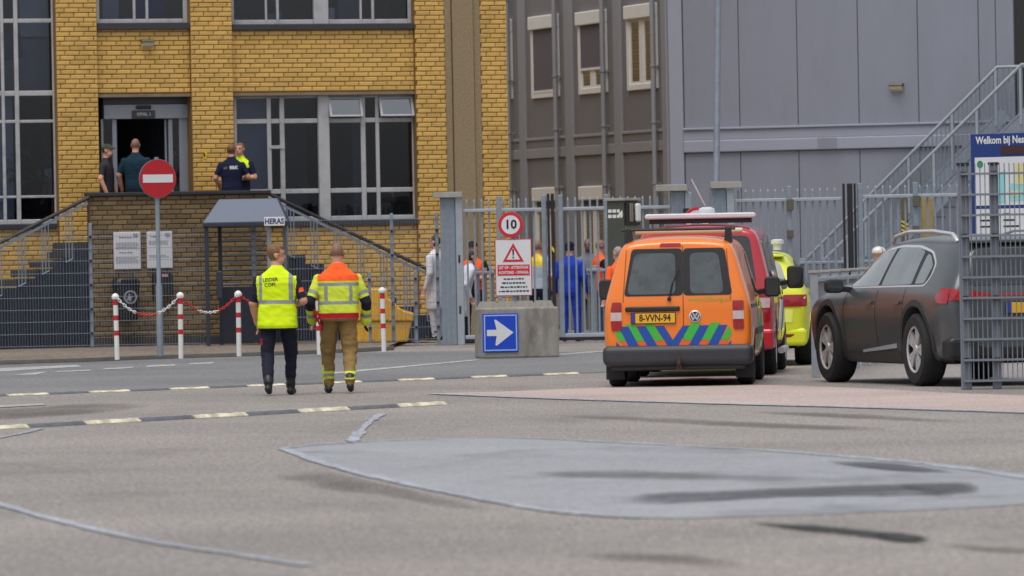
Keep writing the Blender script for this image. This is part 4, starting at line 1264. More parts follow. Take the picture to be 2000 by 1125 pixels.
chain(ptops[2], ptops[3], 0.26, 'red and white plastic chain passing behind the yellow vest', 1.0)

# no-entry sign
g = G(313, 694, zk)
ne = empty('no_entry_sign', (g.x, g.y, zk - 0.006), 0, 'round red no-entry sign with white bar on a grey pole', 'sign')
scn = FPX / g.y
mb = MB(); mb.lathe([(0.052, 0), (0.052, 1.12), (0.036, 1.18), (0.036, 3.2)], 14); mb.build('pole', GALV, ne, smooth=True)
dc = P(308.5, 348, g.y - 0.1)
hd = empty('sign_head', (dc.x - g.x, -0.08, dc.z - zk), rad(22), parent=ne)
disc(hd, 'backplate', 0.315, 0.03, GALV, 0.012); disc(hd, 'red_face', 0.308, 0.014, mat('no_entry_red', srgb(176, 20, 36), 0.4, var=0.04), 0.006)
MB().box(-0.255, 0.255, 0.004, 0.0075, -0.065, 0.065).build('white_bar', WHS, hd, bevel=0.001)
mb = MB(); mb.box(-0.06, 0.06, 0.031, 0.10, 0.12, 0.16).box(-0.06, 0.06, 0.031, 0.10, -0.2, -0.16); mb.build('clamp', GALV, hd)

# yellow grit bin
GBY = FY + 0.55
YB = mat('yellow_grit_plastic', srgb(240, 182, 34), 0.45, var=0.06, vscale=3)
gb0 = P(750, 680, GBY)
gbn = empty('grit_bin', (gb0.x, GBY, 0.07), 0, 'yellow plastic grit bin with sloping lid behind the mesh fence', 'grit bin')
pp = lambda x, y: (P(x, y, GBY).x - gb0.x, max(P(x, y, GBY).z - 0.07, 0.0))
body = [pp(697, 690), pp(796, 690), pp(801, 640), pp(805, 628), pp(688, 628), pp(691, 640)]
MB().prism(body, 0.0, 0.75).build('body', YB, gbn, bevel=0.02)
lid = [pp(686, 627), pp(807, 627), pp(807, 612), pp(790, 608), pp(776, 600), pp(768, 590), pp(757, 582), pp(756, 564), pp(689, 564)]
MB().prism(lid, -0.04, 0.79).build('lid', YB, gbn, bevel=0.02)
mb = MB()
for k in range(12):
    x = 692 + k * 9.0
    a = pp(x, 626); zz = pp(x, 568)[1] if x < 750 else pp(x, 575 + (x - 750) * 0.75)[1]
    MB().box(a[0], a[0] + 0.025, -0.055, -0.041, a[1] + .02, zz - .03).build('lid_rib', YB, gbn)
for k in range(5):
    x = 705 + k * 20; a = pp(x, 632); MB().box(a[0], a[0] + .05, -0.014, -0.001, 0.05, a[1] - .03).build('body_rib', YB, gbn)

# concrete interlocking block with blue arrow sign
ca, cb_ = G(949, 701), G(1092, 695)
cang = math.atan2(0.24, 1.0)
CONCB = mat('stained_concrete', srgb(146, 141, 134), 0.9, var=0.34, vscale=4.0, bump=0.25, bscale=25, dirt_or_view=srgb(92, 86, 78), damt=0.85, dscale=2.2, stretch=(1, 1, 0.35))
blk = empty('concrete_block', (ca.x, ca.y, 0), cang, 'grey interlocking concrete block with row of studs on top', 'concrete block')
BW = (cb_.x - ca.x) / math.cos(cang); BH = P(1010, 600, ca.y + 0.4).z
MB().box(0, BW, 0, 0.75, 0.0, BH).build('body', CONCB, blk, bevel=0.03)
proto = None
for j in range(2):
    for k in range(4):
        if proto is None:
            mb = MB(); s, t = 0.105, 0.065
            mb.add([(-s, -s, 0), (s, -s, 0), (s, s, 0), (-s, s, 0), (-t, -t, .10), (t, -t, .10), (t, t, .10), (-t, t, .10)],
                   [(4, 5, 6, 7), (0, 1, 5, 4), (1, 2, 6, 5), (2, 3, 7, 6), (3, 0, 4, 7), (3, 2, 1, 0)])
            proto = mb.build('stud', CONCB, blk); o = proto
        else: o = copy_part(proto, blk)
        o.location = (BW * (k + 0.5) / 4, 0.22 + j * 0.38, BH - 0.004)
BLUES = mat('sign_blue', srgb(12, 66, 188), 0.4, var=0.03)
CBF = Frame(ca.x, ca.y, math.degrees(cang))
a, b, c, d = CBF.rect(943, 612, 1013, 688, -0.04)
asn = empty('arrow_sign', CBF.w((a + b) / 2, -0.004, (c + d) / 2), cang, 'blue square sign with white right arrow on the concrete block', 'sign')
hw, hh = (b - a) / 2, (d - c) / 2
MB().box(-hw, hw, -0.022, -0.004, -hh, hh).build('backplate', BLUES, asn, bevel=0.01)
mb = MB(); e = 0.022; f_ = 0.042
mb.box(-hw + e, hw - e, -0.0265, -0.0225, hh - f_, hh - e).box(-hw + e, hw - e, -0.0265, -0.0225, -hh + e, -hh + f_)
mb.box(-hw + e, -hw + f_, -0.0265, -0.0225, -hh + f_, hh - f_).box(hw - f_, hw - e, -0.0265, -0.0225, -hh + f_, hh - f_)
mb.build('border', mat('sign_pale_blue', srgb(150, 176, 222), 0.4), asn)
ar = [(-.76, .16), (-.22, .16), (-.34, .66), (-.26, .68), (.72, 0.0), (-.22, -.66), (-.30, -.62), (-.22, -.16), (-.76, -.16)]
MB().prism([(x * hw, z * hh) for x, z in ar], -0.027, -0.0225).build('arrow', WHS, asn)

# speed sign and warning board on one post
wy = 105.2
wp = P(1003, 520, wy)
wsn = empty('warning_sign_post', (wp.x, wy, 0), rad(-9), 'white warning board under a round speed limit sign behind the concrete block', 'sign')
MB().lathe([(0.035, 0), (0.035, P(1000, 425, wy).z)], 12, (0, 0.06, 0)).build('post', GALV, wsn, smooth=True)
bz0, bz1 = P(1003, 578, wy).z, P(1003, 467, wy).z
bw = 0.292
MB().box(-bw, bw, 0.0, 0.012, bz0, bz1).build('board_rim', REDS, wsn, bevel=0.02)
MB().box(-bw + .012, bw - .012, -0.004, -0.0005, bz0 + .012, bz1 - .012).build('board', WHS, wsn)
bh = bz1 - bz0
tz0, tz1 = bz0 + bh * 0.60, bz0 + bh * 0.93
MB().prism([(-0.17, tz0), (0.17, tz0), (0.0, tz1)], -0.0075, -0.0045).build('triangle_rim', REDS, wsn)
ins = 0.036
MB().prism([(-0.17 + ins * 1.7, tz0 + ins), (0.17 - ins * 1.7, tz0 + ins), (0.0, tz1 - ins * 2.05)], -0.010, -0.008).build('triangle_field', WHS, wsn)
mb = MB(); mb.prism([(-.010, tz0 + .10), (.010, tz0 + .10), (.015, tz0 + .20), (-.015, tz0 + .20)], -0.0125, -0.0105)
mb.prism([(-.012, tz0 + .055), (.012, tz0 + .055), (.012, tz0 + .082), (-.012, tz0 + .082)], -0.0125, -0.0105); mb.build('exclamation_mark', INK, wsn)
rz0, rz1 = bz0 + bh * 0.36, bz0 + bh * 0.55
MB().box(-bw + .035, bw - .035, -0.0075, -0.0045, rz0, rz1).build('red_band', REDS, wsn)
text_mesh('warning_lettering', 'LET OP - ATTENTION', 0.062, WHS, wsn, (0, -0.009, rz0 + (rz1 - rz0) * .73), bold=0.002, sx=0.78, ext=0.001)
text_mesh('warning_lettering', 'ACHTUNG - UWAGA', 0.062, WHS, wsn, (0, -0.009, rz0 + (rz1 - rz0) * .27), bold=0.002, sx=0.8, ext=0.001)
mb = MB()
for k in range(4):
    zz = bz0 + bh * (0.30 - k * 0.072); x = -bw * (0.55 + 0.09 * k)
    xe = -x
    while x < xe:
        ww = random.uniform(0.02, 0.06); mb.box(x, min(x + ww, xe), -0.0065, -0.0045, zz - 0.012, zz + random.choice((0.010, 0.014))); x += ww + 0.013
tag(mb.build('small_print', INK, wsn), kind='stuff')
dzc = P(999, 439, wy).z
hd = empty('speed_disc', (-0.03, -0.02, dzc), rad(0), parent=wsn)
disc(hd, 'backplate', 0.205, 0.02, GALV, 0.012); disc(hd, 'rim', 0.200, 0.004, REDS); disc(hd, 'field', 0.148, -0.003, WHS, 0.003)
text_mesh('numeral', '10', 0.20, INK, hd, (0, -0.0075, 0.0), bold=0.006, ext=0.001)

GALVD = mat('dull_fence_steel', srgb(118, 124, 134), 0.55, 0.25, var=0.1, vscale=9)
# mesh fence at the right, close by
RY = 75.1
RF = Frame(0, RY, 0)
r0 = RF.uz(1872, 600)[0]; r1 = RF.uz(2150, 600)[0]
rtop = RF.uz(1940, 322)[1]
rroot = empty('mesh_fence', (r0, RY, 0), 0, 'tall grey wire mesh fence in front of the dark SUV tail', 'fence')
zs = []; z = 0.10
while z < rtop: zs.append(z); z += 0.2335
mb = MB(); mesh_wires(mb, 0.05, r1 - r0, 0.08, rtop + 0.02, 0, dv=0.055, zs=zs, rv=0.0055, rh=0.012); mb.build('wire_mesh', GALVD, rroot)
for px, wd in ((1886, 0.060), (1946, 0.05), (2060, 0.05)):
    u = RF.uz(px, 600)[0] - r0
    MB().box(u - wd, u + wd, 0.03, 0.11, 0, rtop + 0.0).build('post', GALVD, rroot, bevel=0.01)
    MB().box(u - wd - .01, u + wd + .01, 0.02, 0.12, rtop + 0.001, rtop + 0.03).build('post_cap', RUBBER, rroot)
    mb = MB()
    for zz in zs[1::3]: mb.box(u - 0.03, u + 0.03, -0.03, 0.0295, zz - .025, zz + .025)
    tag(mb.build('clamp', RUBBER, rroot), kind='stuff')

# knee-high barrier rail beside the SUV
b0 = Vector((P(1591, 600, 83.4).x, 83.4, 0)); b1 = Vector((P(1705, 520, 92.0).x, 92.0, 0))
bd = b1 - b0
bar_ = empty('barrier_rail', b0, math.atan2(bd.y, bd.x), 'galvanised barrier rail with capped flat posts beside the dark SUV', 'barrier')
BZ = P(1595, 534, 83.4).z
nP = 7
for k in range(nP):
    s = bd.length * k / (nP - 1)
    MB().box(s - 0.015, s + 0.015, -0.05, 0.05, 0, BZ).build('post', GALVL, bar_, bevel=0.004)
    MB().box(s - 0.03, s + 0.03, -0.07, 0.07, BZ + .001, BZ + 0.035).build('post_cap', mat('pier_cap', (0, 0, 0)), bar_, bevel=0.006)
for zz in (BZ - 0.08, 0.3):
    MB().box(0.02, bd.length - .02, -0.025, 0.025, zz - 0.025, zz + 0.025).build('rail', GALVL, bar_, bevel=0.008)
mb = MB(); s = 0.1
while s < bd.length: mb.box(s - .008, s + .008, -.008, .008, 0.326, BZ - 0.106); s += 0.1
mb.build('railing_infill', GALV, bar_)

# welcome board
wb0 = P(1897, 370, 97.0)
wba = rad(-40)
wb = empty('welcome_board', (wb0.x, wb0.y, 0), wba, 'blue and white welcome board with site map on posts', 'sign board')
WBF = Frame(wb0.x, wb0.y, -40)
zt0 = WBF.uz(1899, 262)[1]; zh = WBF.uz(1902, 308)[1]; zb0 = WBF.uz(1902, 402)[1]; ze0 = WBF.uz(1905, 430)[1]; zE = WBF.uz(1905, 478)[1]
WW = 2.3
BLUEW = mat('board_blue', srgb(20, 52, 120), 0.45, var=0.04)
MB().box(0, WW, 0.0, 0.06, zE, zt0).build('frame', BLUEW, wb, bevel=0.01)
MB().box(0.075, WW - 0.075, -0.006, -0.001, zb0, zh).build('map_sheet', mat('map_white', srgb(206, 208, 216), 0.5), wb)
MB().box(0.075, WW - 0.075, -0.006, -0.001, zE + 0.02, zb0 - 0.05).build('legend_sheet', mat('map_white', (0, 0, 0)), wb)
text_mesh('lettering', 'Welkom bij Nestlé', 0.150, WHS, wb, (0.10, -0.002, zt0 - 0.10), align='LEFT', ext=0.001, bold=0.004, sx=0.86)
MB().box(0.55, 1.0, -0.012, -0.001, zh + 0.04, zh + 0.155).build('display', mat('display_dark_red', srgb(62, 34, 40), 0.4), wb)
mp_c = mat('map_cyan', srgb(140, 200, 208), 0.6); mp_y = mat('map_cream', srgb(206, 200, 150), 0.6); mp_g = mat('map_green', srgb(30, 130, 90), 0.6)
hh = zh - zb0
mb = MB()
for poly in ([(.35, .05), (.62, .05), (.62, .75), (.48, .6), (.42, .25)], [(.70, .08), (.95, .08), (.95, .45), (.70, .45)], [(1.2, .3), (1.9, .3), (1.9, .9), (1.5, 1.05 * .95), (1.2, .9)], [(1.0, .85), (1.25, .97), (1.4, .8)]):
    mb.prism([(x, zb0 + z * hh) for x, z in poly], -0.0095, -0.0065)
mb.build('map_water', mp_c, wb)
mb = MB()
for poly in ([(.80, .42), (1.15, .42), (1.15, .85), (.80, .85)], [(1.3, .40), (1.7, .40), (1.7, .85), (1.3, .85)], [(.72, .18), (.9, .18), (.9, .30), (.72, .30)]):
    mb.prism([(x, zb0 + z * hh) for x, z in poly], -0.0125, -0.0100)
mb.build('map_block', mp_y, wb)
MB().lathe([(0.055, -0.0095), (0.055, -0.0065)], 14, (0.17, 0, zh - 0.10), 'Y').build('map_mark', mp_g, wb)
MB().lathe([(0.04, -0.0095), (0.04, -0.0065)], 10, (0.40, 0, zb0 + .25), 'Y').build('map_mark', mp_g, wb)
mb = MB()
for k in range(5):
    for j in range(3):
        mb.box(0.15 + k * 0.42, 0.15 + k * 0.42 + random.uniform(.1, .3), -0.0085, -0.0065, zb0 - 0.14 - j * 0.09, zb0 - 0.115 - j * 0.09)
mb.box(1.15, 1.27, -0.0085, -0.0065, zb0 - 0.38, zb0 - 0.22)
mb.build('legend_print', INK, wb)
for u in (0.15, WW - 0.15):
    MB().box(u - 0.05, u + 0.05, 0.061, 0.16, 0, zt0 - 0.1).build('post', GALV, wb, bevel=0.01)

# ================================================================== VEHICLES
CARGL = mat('tinted_car_glass', srgb(34, 38, 42), 0.06, spec=0.6, coat=0.6, var=0.25, vscale=2.0)
CARTRIM = mat('black_car_trim', srgb(30, 30, 33), 0.5, var=0.1)
CHROME = mat('satin_chrome', srgb(206, 208, 212), 0.30, 0.5)
LAMPR = mat('red_lamp_lens', srgb(150, 16, 28), 0.2, coat=0.6, var=0.15, vscale=20)
LAMPW = mat('clear_lamp_lens', srgb(196, 176, 176), 0.25, coat=0.6, var=0.2, vscale=20)
PLATEY = mat('plate_yellow', srgb(226, 172, 28), 0.45)
PLATEB = mat('plate_blue', srgb(40, 60, 150), 0.45)
ALLOY = mat('grey_alloy', srgb(186, 186, 186), 0.4, 0.25, var=0.08)
UNDER = mat('underbody_black', srgb(18, 18, 19), 0.9)

def ring_pts(w, zb, zbelt, ztop, wtop, crown, sc=0.0):
    h = zbelt - zb; t = ztop - zbelt
    return [(0, zb), (.55 * w, zb), (.86 * w, zb + .01), (.975 * w - sc * .03, zb + .09 * h), (w - sc * .045, zb + .38 * h), (w, zb + .72 * h), (.985 * w - sc * .02, zbelt - .02 * h),
            (w * .62 + wtop * .38 - .01, zbelt + .33 * t), (w * .25 + wtop * .75, zbelt + .70 * t), (wtop, zbelt + .90 * t), (wtop * .86, ztop - .012),
            (.5 * wtop, ztop + crown * .6), (0, ztop + crown)]

def car_body(name, parent, stations, paint, arches, arch_r, arch_w, sculpt=0.0):
    vs = []; K = None
    for s in stations:
        y, w, zb, zbelt, ztop, wtop, crown, sl, k = s
        pts = ring_pts(w, zb, zbelt, ztop, wtop, crown, sculpt)
        zc = (zb + ztop) / 2
        half = [(x * k, zc + (z - zc) * k) for x, z in pts]
        ring = half + [(-x, z) for x, z in half[-2:0:-1]]
        K = len(ring); n = len(pts)
        for x, z in ring:
            vs.append((x, y + (sl * max(0.0, z - zbelt) if z > zbelt else 0.0), z))
    fs = []
    for i in range(len(stations) - 1):
        for j in range(K):
            fs.append((i * K + j, i * K + (j + 1) % K, (i + 1) * K + (j + 1) % K, (i + 1) * K + j))
    for base, flip in ((0, False), ((len(stations) - 1) * K, True)):
        for j in range(n - 1):
            L0, L1 = j, j + 1
            R0, R1 = (K - j) % K, K - (j + 1)
            if j == 0: f = (base + 0, base + 1, base + K - 1)
            elif j == n - 2: f = (base + L0, base + L1, base + R0)
            else: f = (base + L0, base + L1, base + R1, base + R0)
            fs.append(f)
    o = MB().add(vs, fs).build(name, paint, None, smooth=True)
    ss = o.modifiers.new('ss', 'SUBSURF'); ss.levels = 2; ss.render_levels = 2
    me = evald(o); o.modifiers.clear(); o.data = me
    for (y, z) in arches:
        c = MB(); c.lathe([(arch_r, -3), (arch_r, -arch_w), (arch_r, arch_w), (arch_r, 3)], 36, (0, y, z), 'X')
        for sgn in (-1, 1):
            c = MB(); c.lathe([(arch_r, sgn * arch_w), (arch_r, sgn * 2.0)], 36, (0, y, z), 'X')
            co = c.build('cutter', UNDER)
            bo = o.modifiers.new('b', 'BOOLEAN'); bo.operation = 'DIFFERENCE'; bo.object = co; bo.solver = 'EXACT'
            me = evald(o); o.modifiers.clear(); o.data = me
            bpy.data.objects.remove(co)
    me.polygons.foreach_set('use_smooth', [True] * len(me.polygons))
    try: me.set_sharp_from_angle(angle=rad(38))
    except Exception: pass
    bm = bmesh.new(); bm.from_mesh(me)
    bvh = BVHTree.FromBMesh(bm); bm.free()
    if parent: o.parent = parent
    return o, bvh

def patch(bvh, view, poly, name, m, parent, off=0.004, grid=0.06, th=0.008):
    """lay a shape given in a side or rear view onto the body surface"""
    x0 = min(p[0] for p in poly); x1 = max(p[0] for p in poly); z0 = min(p[1] for p in poly); z1 = max(p[1] for p in poly)
    n = len(poly); pts = []; edges = []
    for i in range(n):
        a = Vector(poly[i]); b = Vector(poly[(i + 1) % n]); k = max(1, int((b - a).length / grid))
        for j in range(k): pts.append(a + (b - a) * (j / k))
    N = len(pts); edges = [(i, (i + 1) % N) for i in range(N)]
    def inside(p):
        c = False; j = n - 1
        for i in range(n):
            xi, zi = poly[i]; xj, zj = poly[j]
            if (zi > p[1]) != (zj > p[1]) and p[0] < (xj - xi) * (p[1] - zi) / (zj - zi) + xi: c = not c
            j = i
        return c
    gx = x0 + grid / 2
    while gx < x1:
        gz = z0 + grid / 2
        while gz < z1:
            if inside((gx, gz)) and min((Vector((gx, gz)) - p).length for p in pts[:N]) > grid * 0.4: pts.append(Vector((gx, gz)))
            gz += grid
        gx += grid
    r = delaunay_2d_cdt(pts, edges, [], 1, 1e-5)
    vs = []
    for p in r[0]:
        if view == 'rear': o, d = Vector((p.x, -3, p.y)), Vector((0, 1, 0))
        elif view == 'right': o, d = Vector((4, p.x, p.y)), Vector((-1, 0, 0))
        elif view == 'left': o, d = Vector((-4, p.x, p.y)), Vector((1, 0, 0))
        hit, nrm, _, _ = bvh.ray_cast(o, d)
        if hit is None:
            if view == 'rear': q = Vector((p.x, 0.1, p.y))
            else: q = Vector((0.8 if view == 'right' else -0.8, p.x, p.y))
            hit, nrm, _, _ = bvh.find_nearest(q)
        if nrm.dot(d) > 0: nrm = -nrm
        vs.append(hit + nrm * off)
    fs = [tuple(f) for f in r[2]]
    o = MB().add(vs, fs).build(name, m, parent, fixn=False, smooth=True)
    me = o.data
    # face outward
    nd = {'rear': Vector((0, -1, 0)), 'right': Vector((1, 0, 0)), 'left': Vector((-1, 0, 0))}[view]
    bm = bmesh.new(); bm.from_mesh(me)
    for f in bm.faces:
        if f.normal.dot(nd) < 0: f.normal_flip()
    bm.to_mesh(me); bm.free()
    so_ = o.modifiers.new('solid', 'SOLIDIFY'); so_.thickness = th; so_.offset = -1
    es = o.modifiers.new('split', 'EDGE_SPLIT'); es.split_angle = rad(42)
    return o

def rrect(x0, x1, z0, z1, r, n=4):
    out = []
    for cx, cz, a0 in ((x1 - r, z1 - r, 0), (x0 + r, z1 - r, 90), (x0 + r, z0 + r, 180), (x1 - r, z0 + r, 270)):
        for k in range(n + 1):
            a = rad(a0 + 90 * k / n); out.append((cx + r * math.cos(a), cz + r * math.sin(a)))
    return out
def rpoly(pts, r, n=3):
    out = []; N = len(pts)
    for i in range(N):
        p0, p1, p2 = Vector(pts[i - 1]), Vector(pts[i]), Vector(pts[(i + 1) % N])
        a = (p0 - p1); b = (p2 - p1); rr = min(r, a.length * .45, b.length * .45)
        A = p1 + a.normalized() * rr; B = p1 + b.normalized() * rr
        for k in range(n + 1):
            t = k / n; q = A * (1 - t) ** 2 + p1 * 2 * t * (1 - t) + B * t * t; out.append((q.x, q.y))
    return out

def wheel(parent, x, y, r, wd, style, side):
    """side +1: outer face to +x"""
    w = empty('wheel', (x, y, r), parent=parent)
    if side < 0: w.rotation_euler = (0, 0, math.pi)
    MB().lathe([(r * .66, -wd / 2), (r * .9, -wd / 2), (r * .985, -wd * .38), (r, -wd * .2), (r, wd * .2), (r * .985, wd * .38), (r * .9, wd / 2), (r * .66, wd / 2), (r * .62, wd * .3), (r * .62, -wd * .3)], 36, (0, 0, 0), 'X', closed=True).build('tyre', TYRE, w, smooth=True)
    MB().lathe([(r * .65, wd * .42), (r * .60, wd * .42), (r * .58, wd * .1), (r * .1, wd * .05), (0.002, wd * .05)], 32, (0, 0, 0), 'X', caps=(False, True)).build('rim_dish', UNDER if style == 'alloy' else CARTRIM, w, smooth=True)
    rim = MB(); rim.lathe([(r * .66, wd * .44), (r * .62, wd * .47), (r * .58, wd * .42), (r * .62, wd * .30)], 36, (0, 0, 0), 'X', closed=True)
    ns = 5 if style == 'alloy' else 8
    for k in range(ns):
        for dd in ((-0.16, 0.16) if style == 'alloy' else (0,)):
            a0 = 2 * math.pi * k / ns + dd * .75; a1 = 2 * math.pi * k / ns + dd * 1.25
            p0 = Vector((wd * .40, math.cos(a0) * r * .12, math.sin(a0) * r * .12)); p1 = Vector((wd * .40, math.cos(a1) * r * .61, math.sin(a1) * r * .61))
            d = (p1 - p0).normalized(); s = Vector((1, 0, 0)).cross(d)
            w0, w1 = r * .05, r * (.095 if style == 'alloy' else .11)
            vs = [p0 + s * w0, p0 - s * w0, p1 - s * w1, p1 + s * w1]
            vs = vs + [v - Vector((0.03, 0, 0)) for v in vs]
            rim.add(vs, [(0, 1, 2, 3), (7, 6, 5, 4), (0, 4, 5, 1), (1, 5, 6, 2), (2, 6, 7, 3), (3, 7, 4, 0)])
    rim.lathe([(0.001, wd * .44), (r * .13, wd * .44), (r * .15, wd * .38), (r * .15, wd * .2)], 20, (0, 0, 0), 'X')
    rim.build('rim', ALLOY if style == 'alloy' else mat('steel_wheel', srgb(62, 62, 64), 0.5, 0.3), w, smooth=True)
    return w

def mirror(parent, x, y, z, side, w=0.20, h=0.24, m=None):
    e = empty('mirror', (x, y, z), parent=parent)
    mb = MB()
    prof = rrect(0.03, 0.03 + w, -h / 2, h / 2, 0.05)
    mb.prism([(side * p, q) for p, q in prof], -0.02, 0.09)
    mb.build('housing', m or CARTRIM, e, bevel=0.02)
    MB().prism([(side * p, q) for p, q in rrect(0.045, 0.015 + w, -h / 2 + .018, h / 2 - .018, 0.04)], -0.026, -0.0205).build('mirror_glass', CARGL, e)
    mb = MB(); mb.bar((side * -0.10, 0.06, -h * .3), (side * 0.06, 0.05, -h * .2), 0.05, 0.06); mb.build('arm', CARTRIM, e)

def number_plate(parent, bvh, xc, zc, w, h, y, txt, tilt=0.0):
    e = empty('number_plate', (xc, y, zc), parent=parent); e.rotation_euler = (tilt, 0, 0)
    MB().box(-w / 2 + .045, w / 2, -0.012, 0.0, -h / 2, h / 2).build('plate', PLATEY, e, bevel=0.003)
    MB().box(-w / 2, -w / 2 + .044, -0.012, 0.0, -h / 2, h / 2).build('country_band', PLATEB, e, bevel=0.003)
    if txt: text_mesh('plate_lettering', txt, h * 1.02, INK, e, (0.02, -0.0125, 0), ext=0.001, bold=0.003, sx=0.78)
    mb = MB(); t = .008
    mb.box(-w / 2 - t, w / 2 + t, -0.009, 0.006, h / 2, h / 2 + t).box(-w / 2 - t, w / 2 + t, -0.009, 0.006, -h / 2 - t, -h / 2)
    mb.box(-w / 2 - t, -w / 2, -0.009, 0.006, -h / 2, h / 2).box(w / 2, w / 2 + t, -0.009, 0.006, -h / 2, h / 2); mb.build('plate_frame', CARTRIM, e)
    return e
def surf_y(bvh, x, z):
    h = bvh.ray_cast(Vector((x, -3, z)), Vector((0, 1, 0)))[0]
    return h.y if h else 0.0

# ---------------------------------------------------------------- orange delivery van
ORANGE = mat('orange_car_paint', srgb(236, 122, 22), 0.35, coat=0.7, var=0.03, vscale=2, dirt_or_view=srgb(176, 100, 40), damt=0.18, dscale=2)
cg = G(1322, 753)
van = empty('delivery_van', (cg.x, cg.y - 0.75, 0), rad(-4.6), 'orange small delivery van with blue and green chevrons on its rear doors', 'van')
cst = [(0.00, .865, .30, 1.05, 1.745, .655, .02, .16, .93), (0.03, .875, .29, 1.05, 1.75, .66, .02, .16, .975), (0.11, .885, .28, 1.05, 1.755, .665, .022, .16, 1.0),
       (0.35, .893, .27, 1.05, 1.765, .675, .025, .10, 1), (0.9, .895, .26, 1.05, 1.785, .685, .03, .03, 1), (1.7, .895, .26, 1.05, 1.79, .69, .03, 0, 1),
       (2.4, .895, .26, 1.04, 1.77, .69, .03, 0, 1), (2.85, .893, .26, 1.03, 1.68, .67, .02, 0, 1), (3.25, .89, .26, 1.0, 1.34, .66, .02, 0, 1), (3.6, .88, .26, .96, 1.08, .64, .02, 0, 1),
       (4.0, .86, .27, .88, .98, .60, .02, 0, 1), (4.28, .80, .29, .76, .86, .55, .01, 0, .99), (4.40, .72, .32, .68, .76, .50, .01, 0, .94)]
cb, cbv = car_body('body', van, cst, ORANGE, [(0.84, .31), (3.50, .31)], .375, .60)
for sx in (-1, 1):
    for yy in (0.84, 3.50): wheel(van, sx * .775, yy, .312, .20, 'steel', sx)
MB().box(-.72, .72, .2, 4.1, .20, .55).build('underbody', UNDER, van)
# rear bumper
mb = MB(); mb.prism([(-.885, .25), (.885, .25), (.90, .34), (.90, .50), (-.90, .50), (-.90, .34)], -0.07, 0.42)
mb.build('bumper', mat('bumper_plastic', srgb(48, 50, 56), 0.5, var=0.08), van, bevel=0.075, seg=5)
MB().box(-.80, .80, -0.02, 0.4, .20, .26).build('valance', CARTRIM, van, bevel=0.02)
mb = MB(); mb.tube((0.02, -0.10, .24), (0.02, -0.16, .27), .02, n=8); mb.tube((0.02, -0.16, .27), (0.02, -0.16, .37), .022, n=8); mb.box(-0.01, .05, -.11, 0, .20, .26); mb.build('tow_hook', mat('rusty_steel', srgb(86, 62, 52), 0.8, 0.3), van)
# mud flaps
for sx in (-1, 1): MB().box(sx * .78 - .11, sx * .78 + .11, .43, .45, .09, .34).build('mud_flap', CARTRIM, van)
# rear door glass: dark surround, then panes
SX = 0.075
patch(cbv, 'rear', rpoly([(-.635, 1.09), (SX - .005, 1.09), (SX - .005, 1.655), (-.535, 1.655)], .05), 'window_surround', CARTRIM, van, .004)
patch(cbv, 'rear', rpoly([(SX + .005, 1.09), (.665, 1.09), (.575, 1.655), (SX + .005, 1.655)], .05), 'window_surround', CARTRIM, van, .004)
VGL = mat('van_glass_painted_light', srgb(66, 74, 76), 0.06, spec=0.6, coat=0.8, var=0.25, vscale=3, dirt_or_view=srgb(24, 26, 28), damt=0.9, dscale=2.6)  # paints light through the cab as grey, its seats as dark mottling
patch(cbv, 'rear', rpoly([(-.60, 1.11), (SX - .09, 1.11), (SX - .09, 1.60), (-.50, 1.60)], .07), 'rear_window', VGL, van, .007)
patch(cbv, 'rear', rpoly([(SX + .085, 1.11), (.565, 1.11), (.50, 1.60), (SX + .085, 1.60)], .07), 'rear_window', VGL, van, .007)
patch(cbv, 'rear', [(SX - .004, .50), (SX + .004, .50), (SX + .004, 1.74), (SX - .004, 1.74)], 'door_gap', CARTRIM, van, .003)
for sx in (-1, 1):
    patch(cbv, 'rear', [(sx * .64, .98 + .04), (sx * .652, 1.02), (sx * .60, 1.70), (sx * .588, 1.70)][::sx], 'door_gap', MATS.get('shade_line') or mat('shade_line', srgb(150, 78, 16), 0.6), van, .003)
patch(cbv, 'rear', [(-.20, 1.675), (.06, 1.675), (.05, 1.715), (-.19, 1.715)], 'brake_light', LAMPR, van, .008)
# tail lights in three fields
for x0, x1 in ((-.795, -.665), (.665, .795)):
    patch(cbv, 'rear', rpoly([(x0, .905), (x1, .905), (x1, 1.02), (x0 + (.02 if x0 < 0 else 0), 1.02)], .015), 'tail_light', LAMPR, van, .015)
    patch(cbv, 'rear', [(x0, .80), (x1, .80), (x1, .90), (x0, .90)], 'tail_light', LAMPW, van, .014)
    patch(cbv, 'rear', rpoly([(x0 + .01, .68), (x1, .68), (x1, .795), (x0, .795)], .015), 'tail_light', LAMPR, van, .015)
MB().box(-.62, .035, -0.02, 0.03, .905, .965).build('handle_trim', CARTRIM, van, bevel=0.015)
number_plate(van, cbv, -.285, .825, .52, .115, surf_y(cbv, -.28, .82) - 0.012, '8-VVN-94')
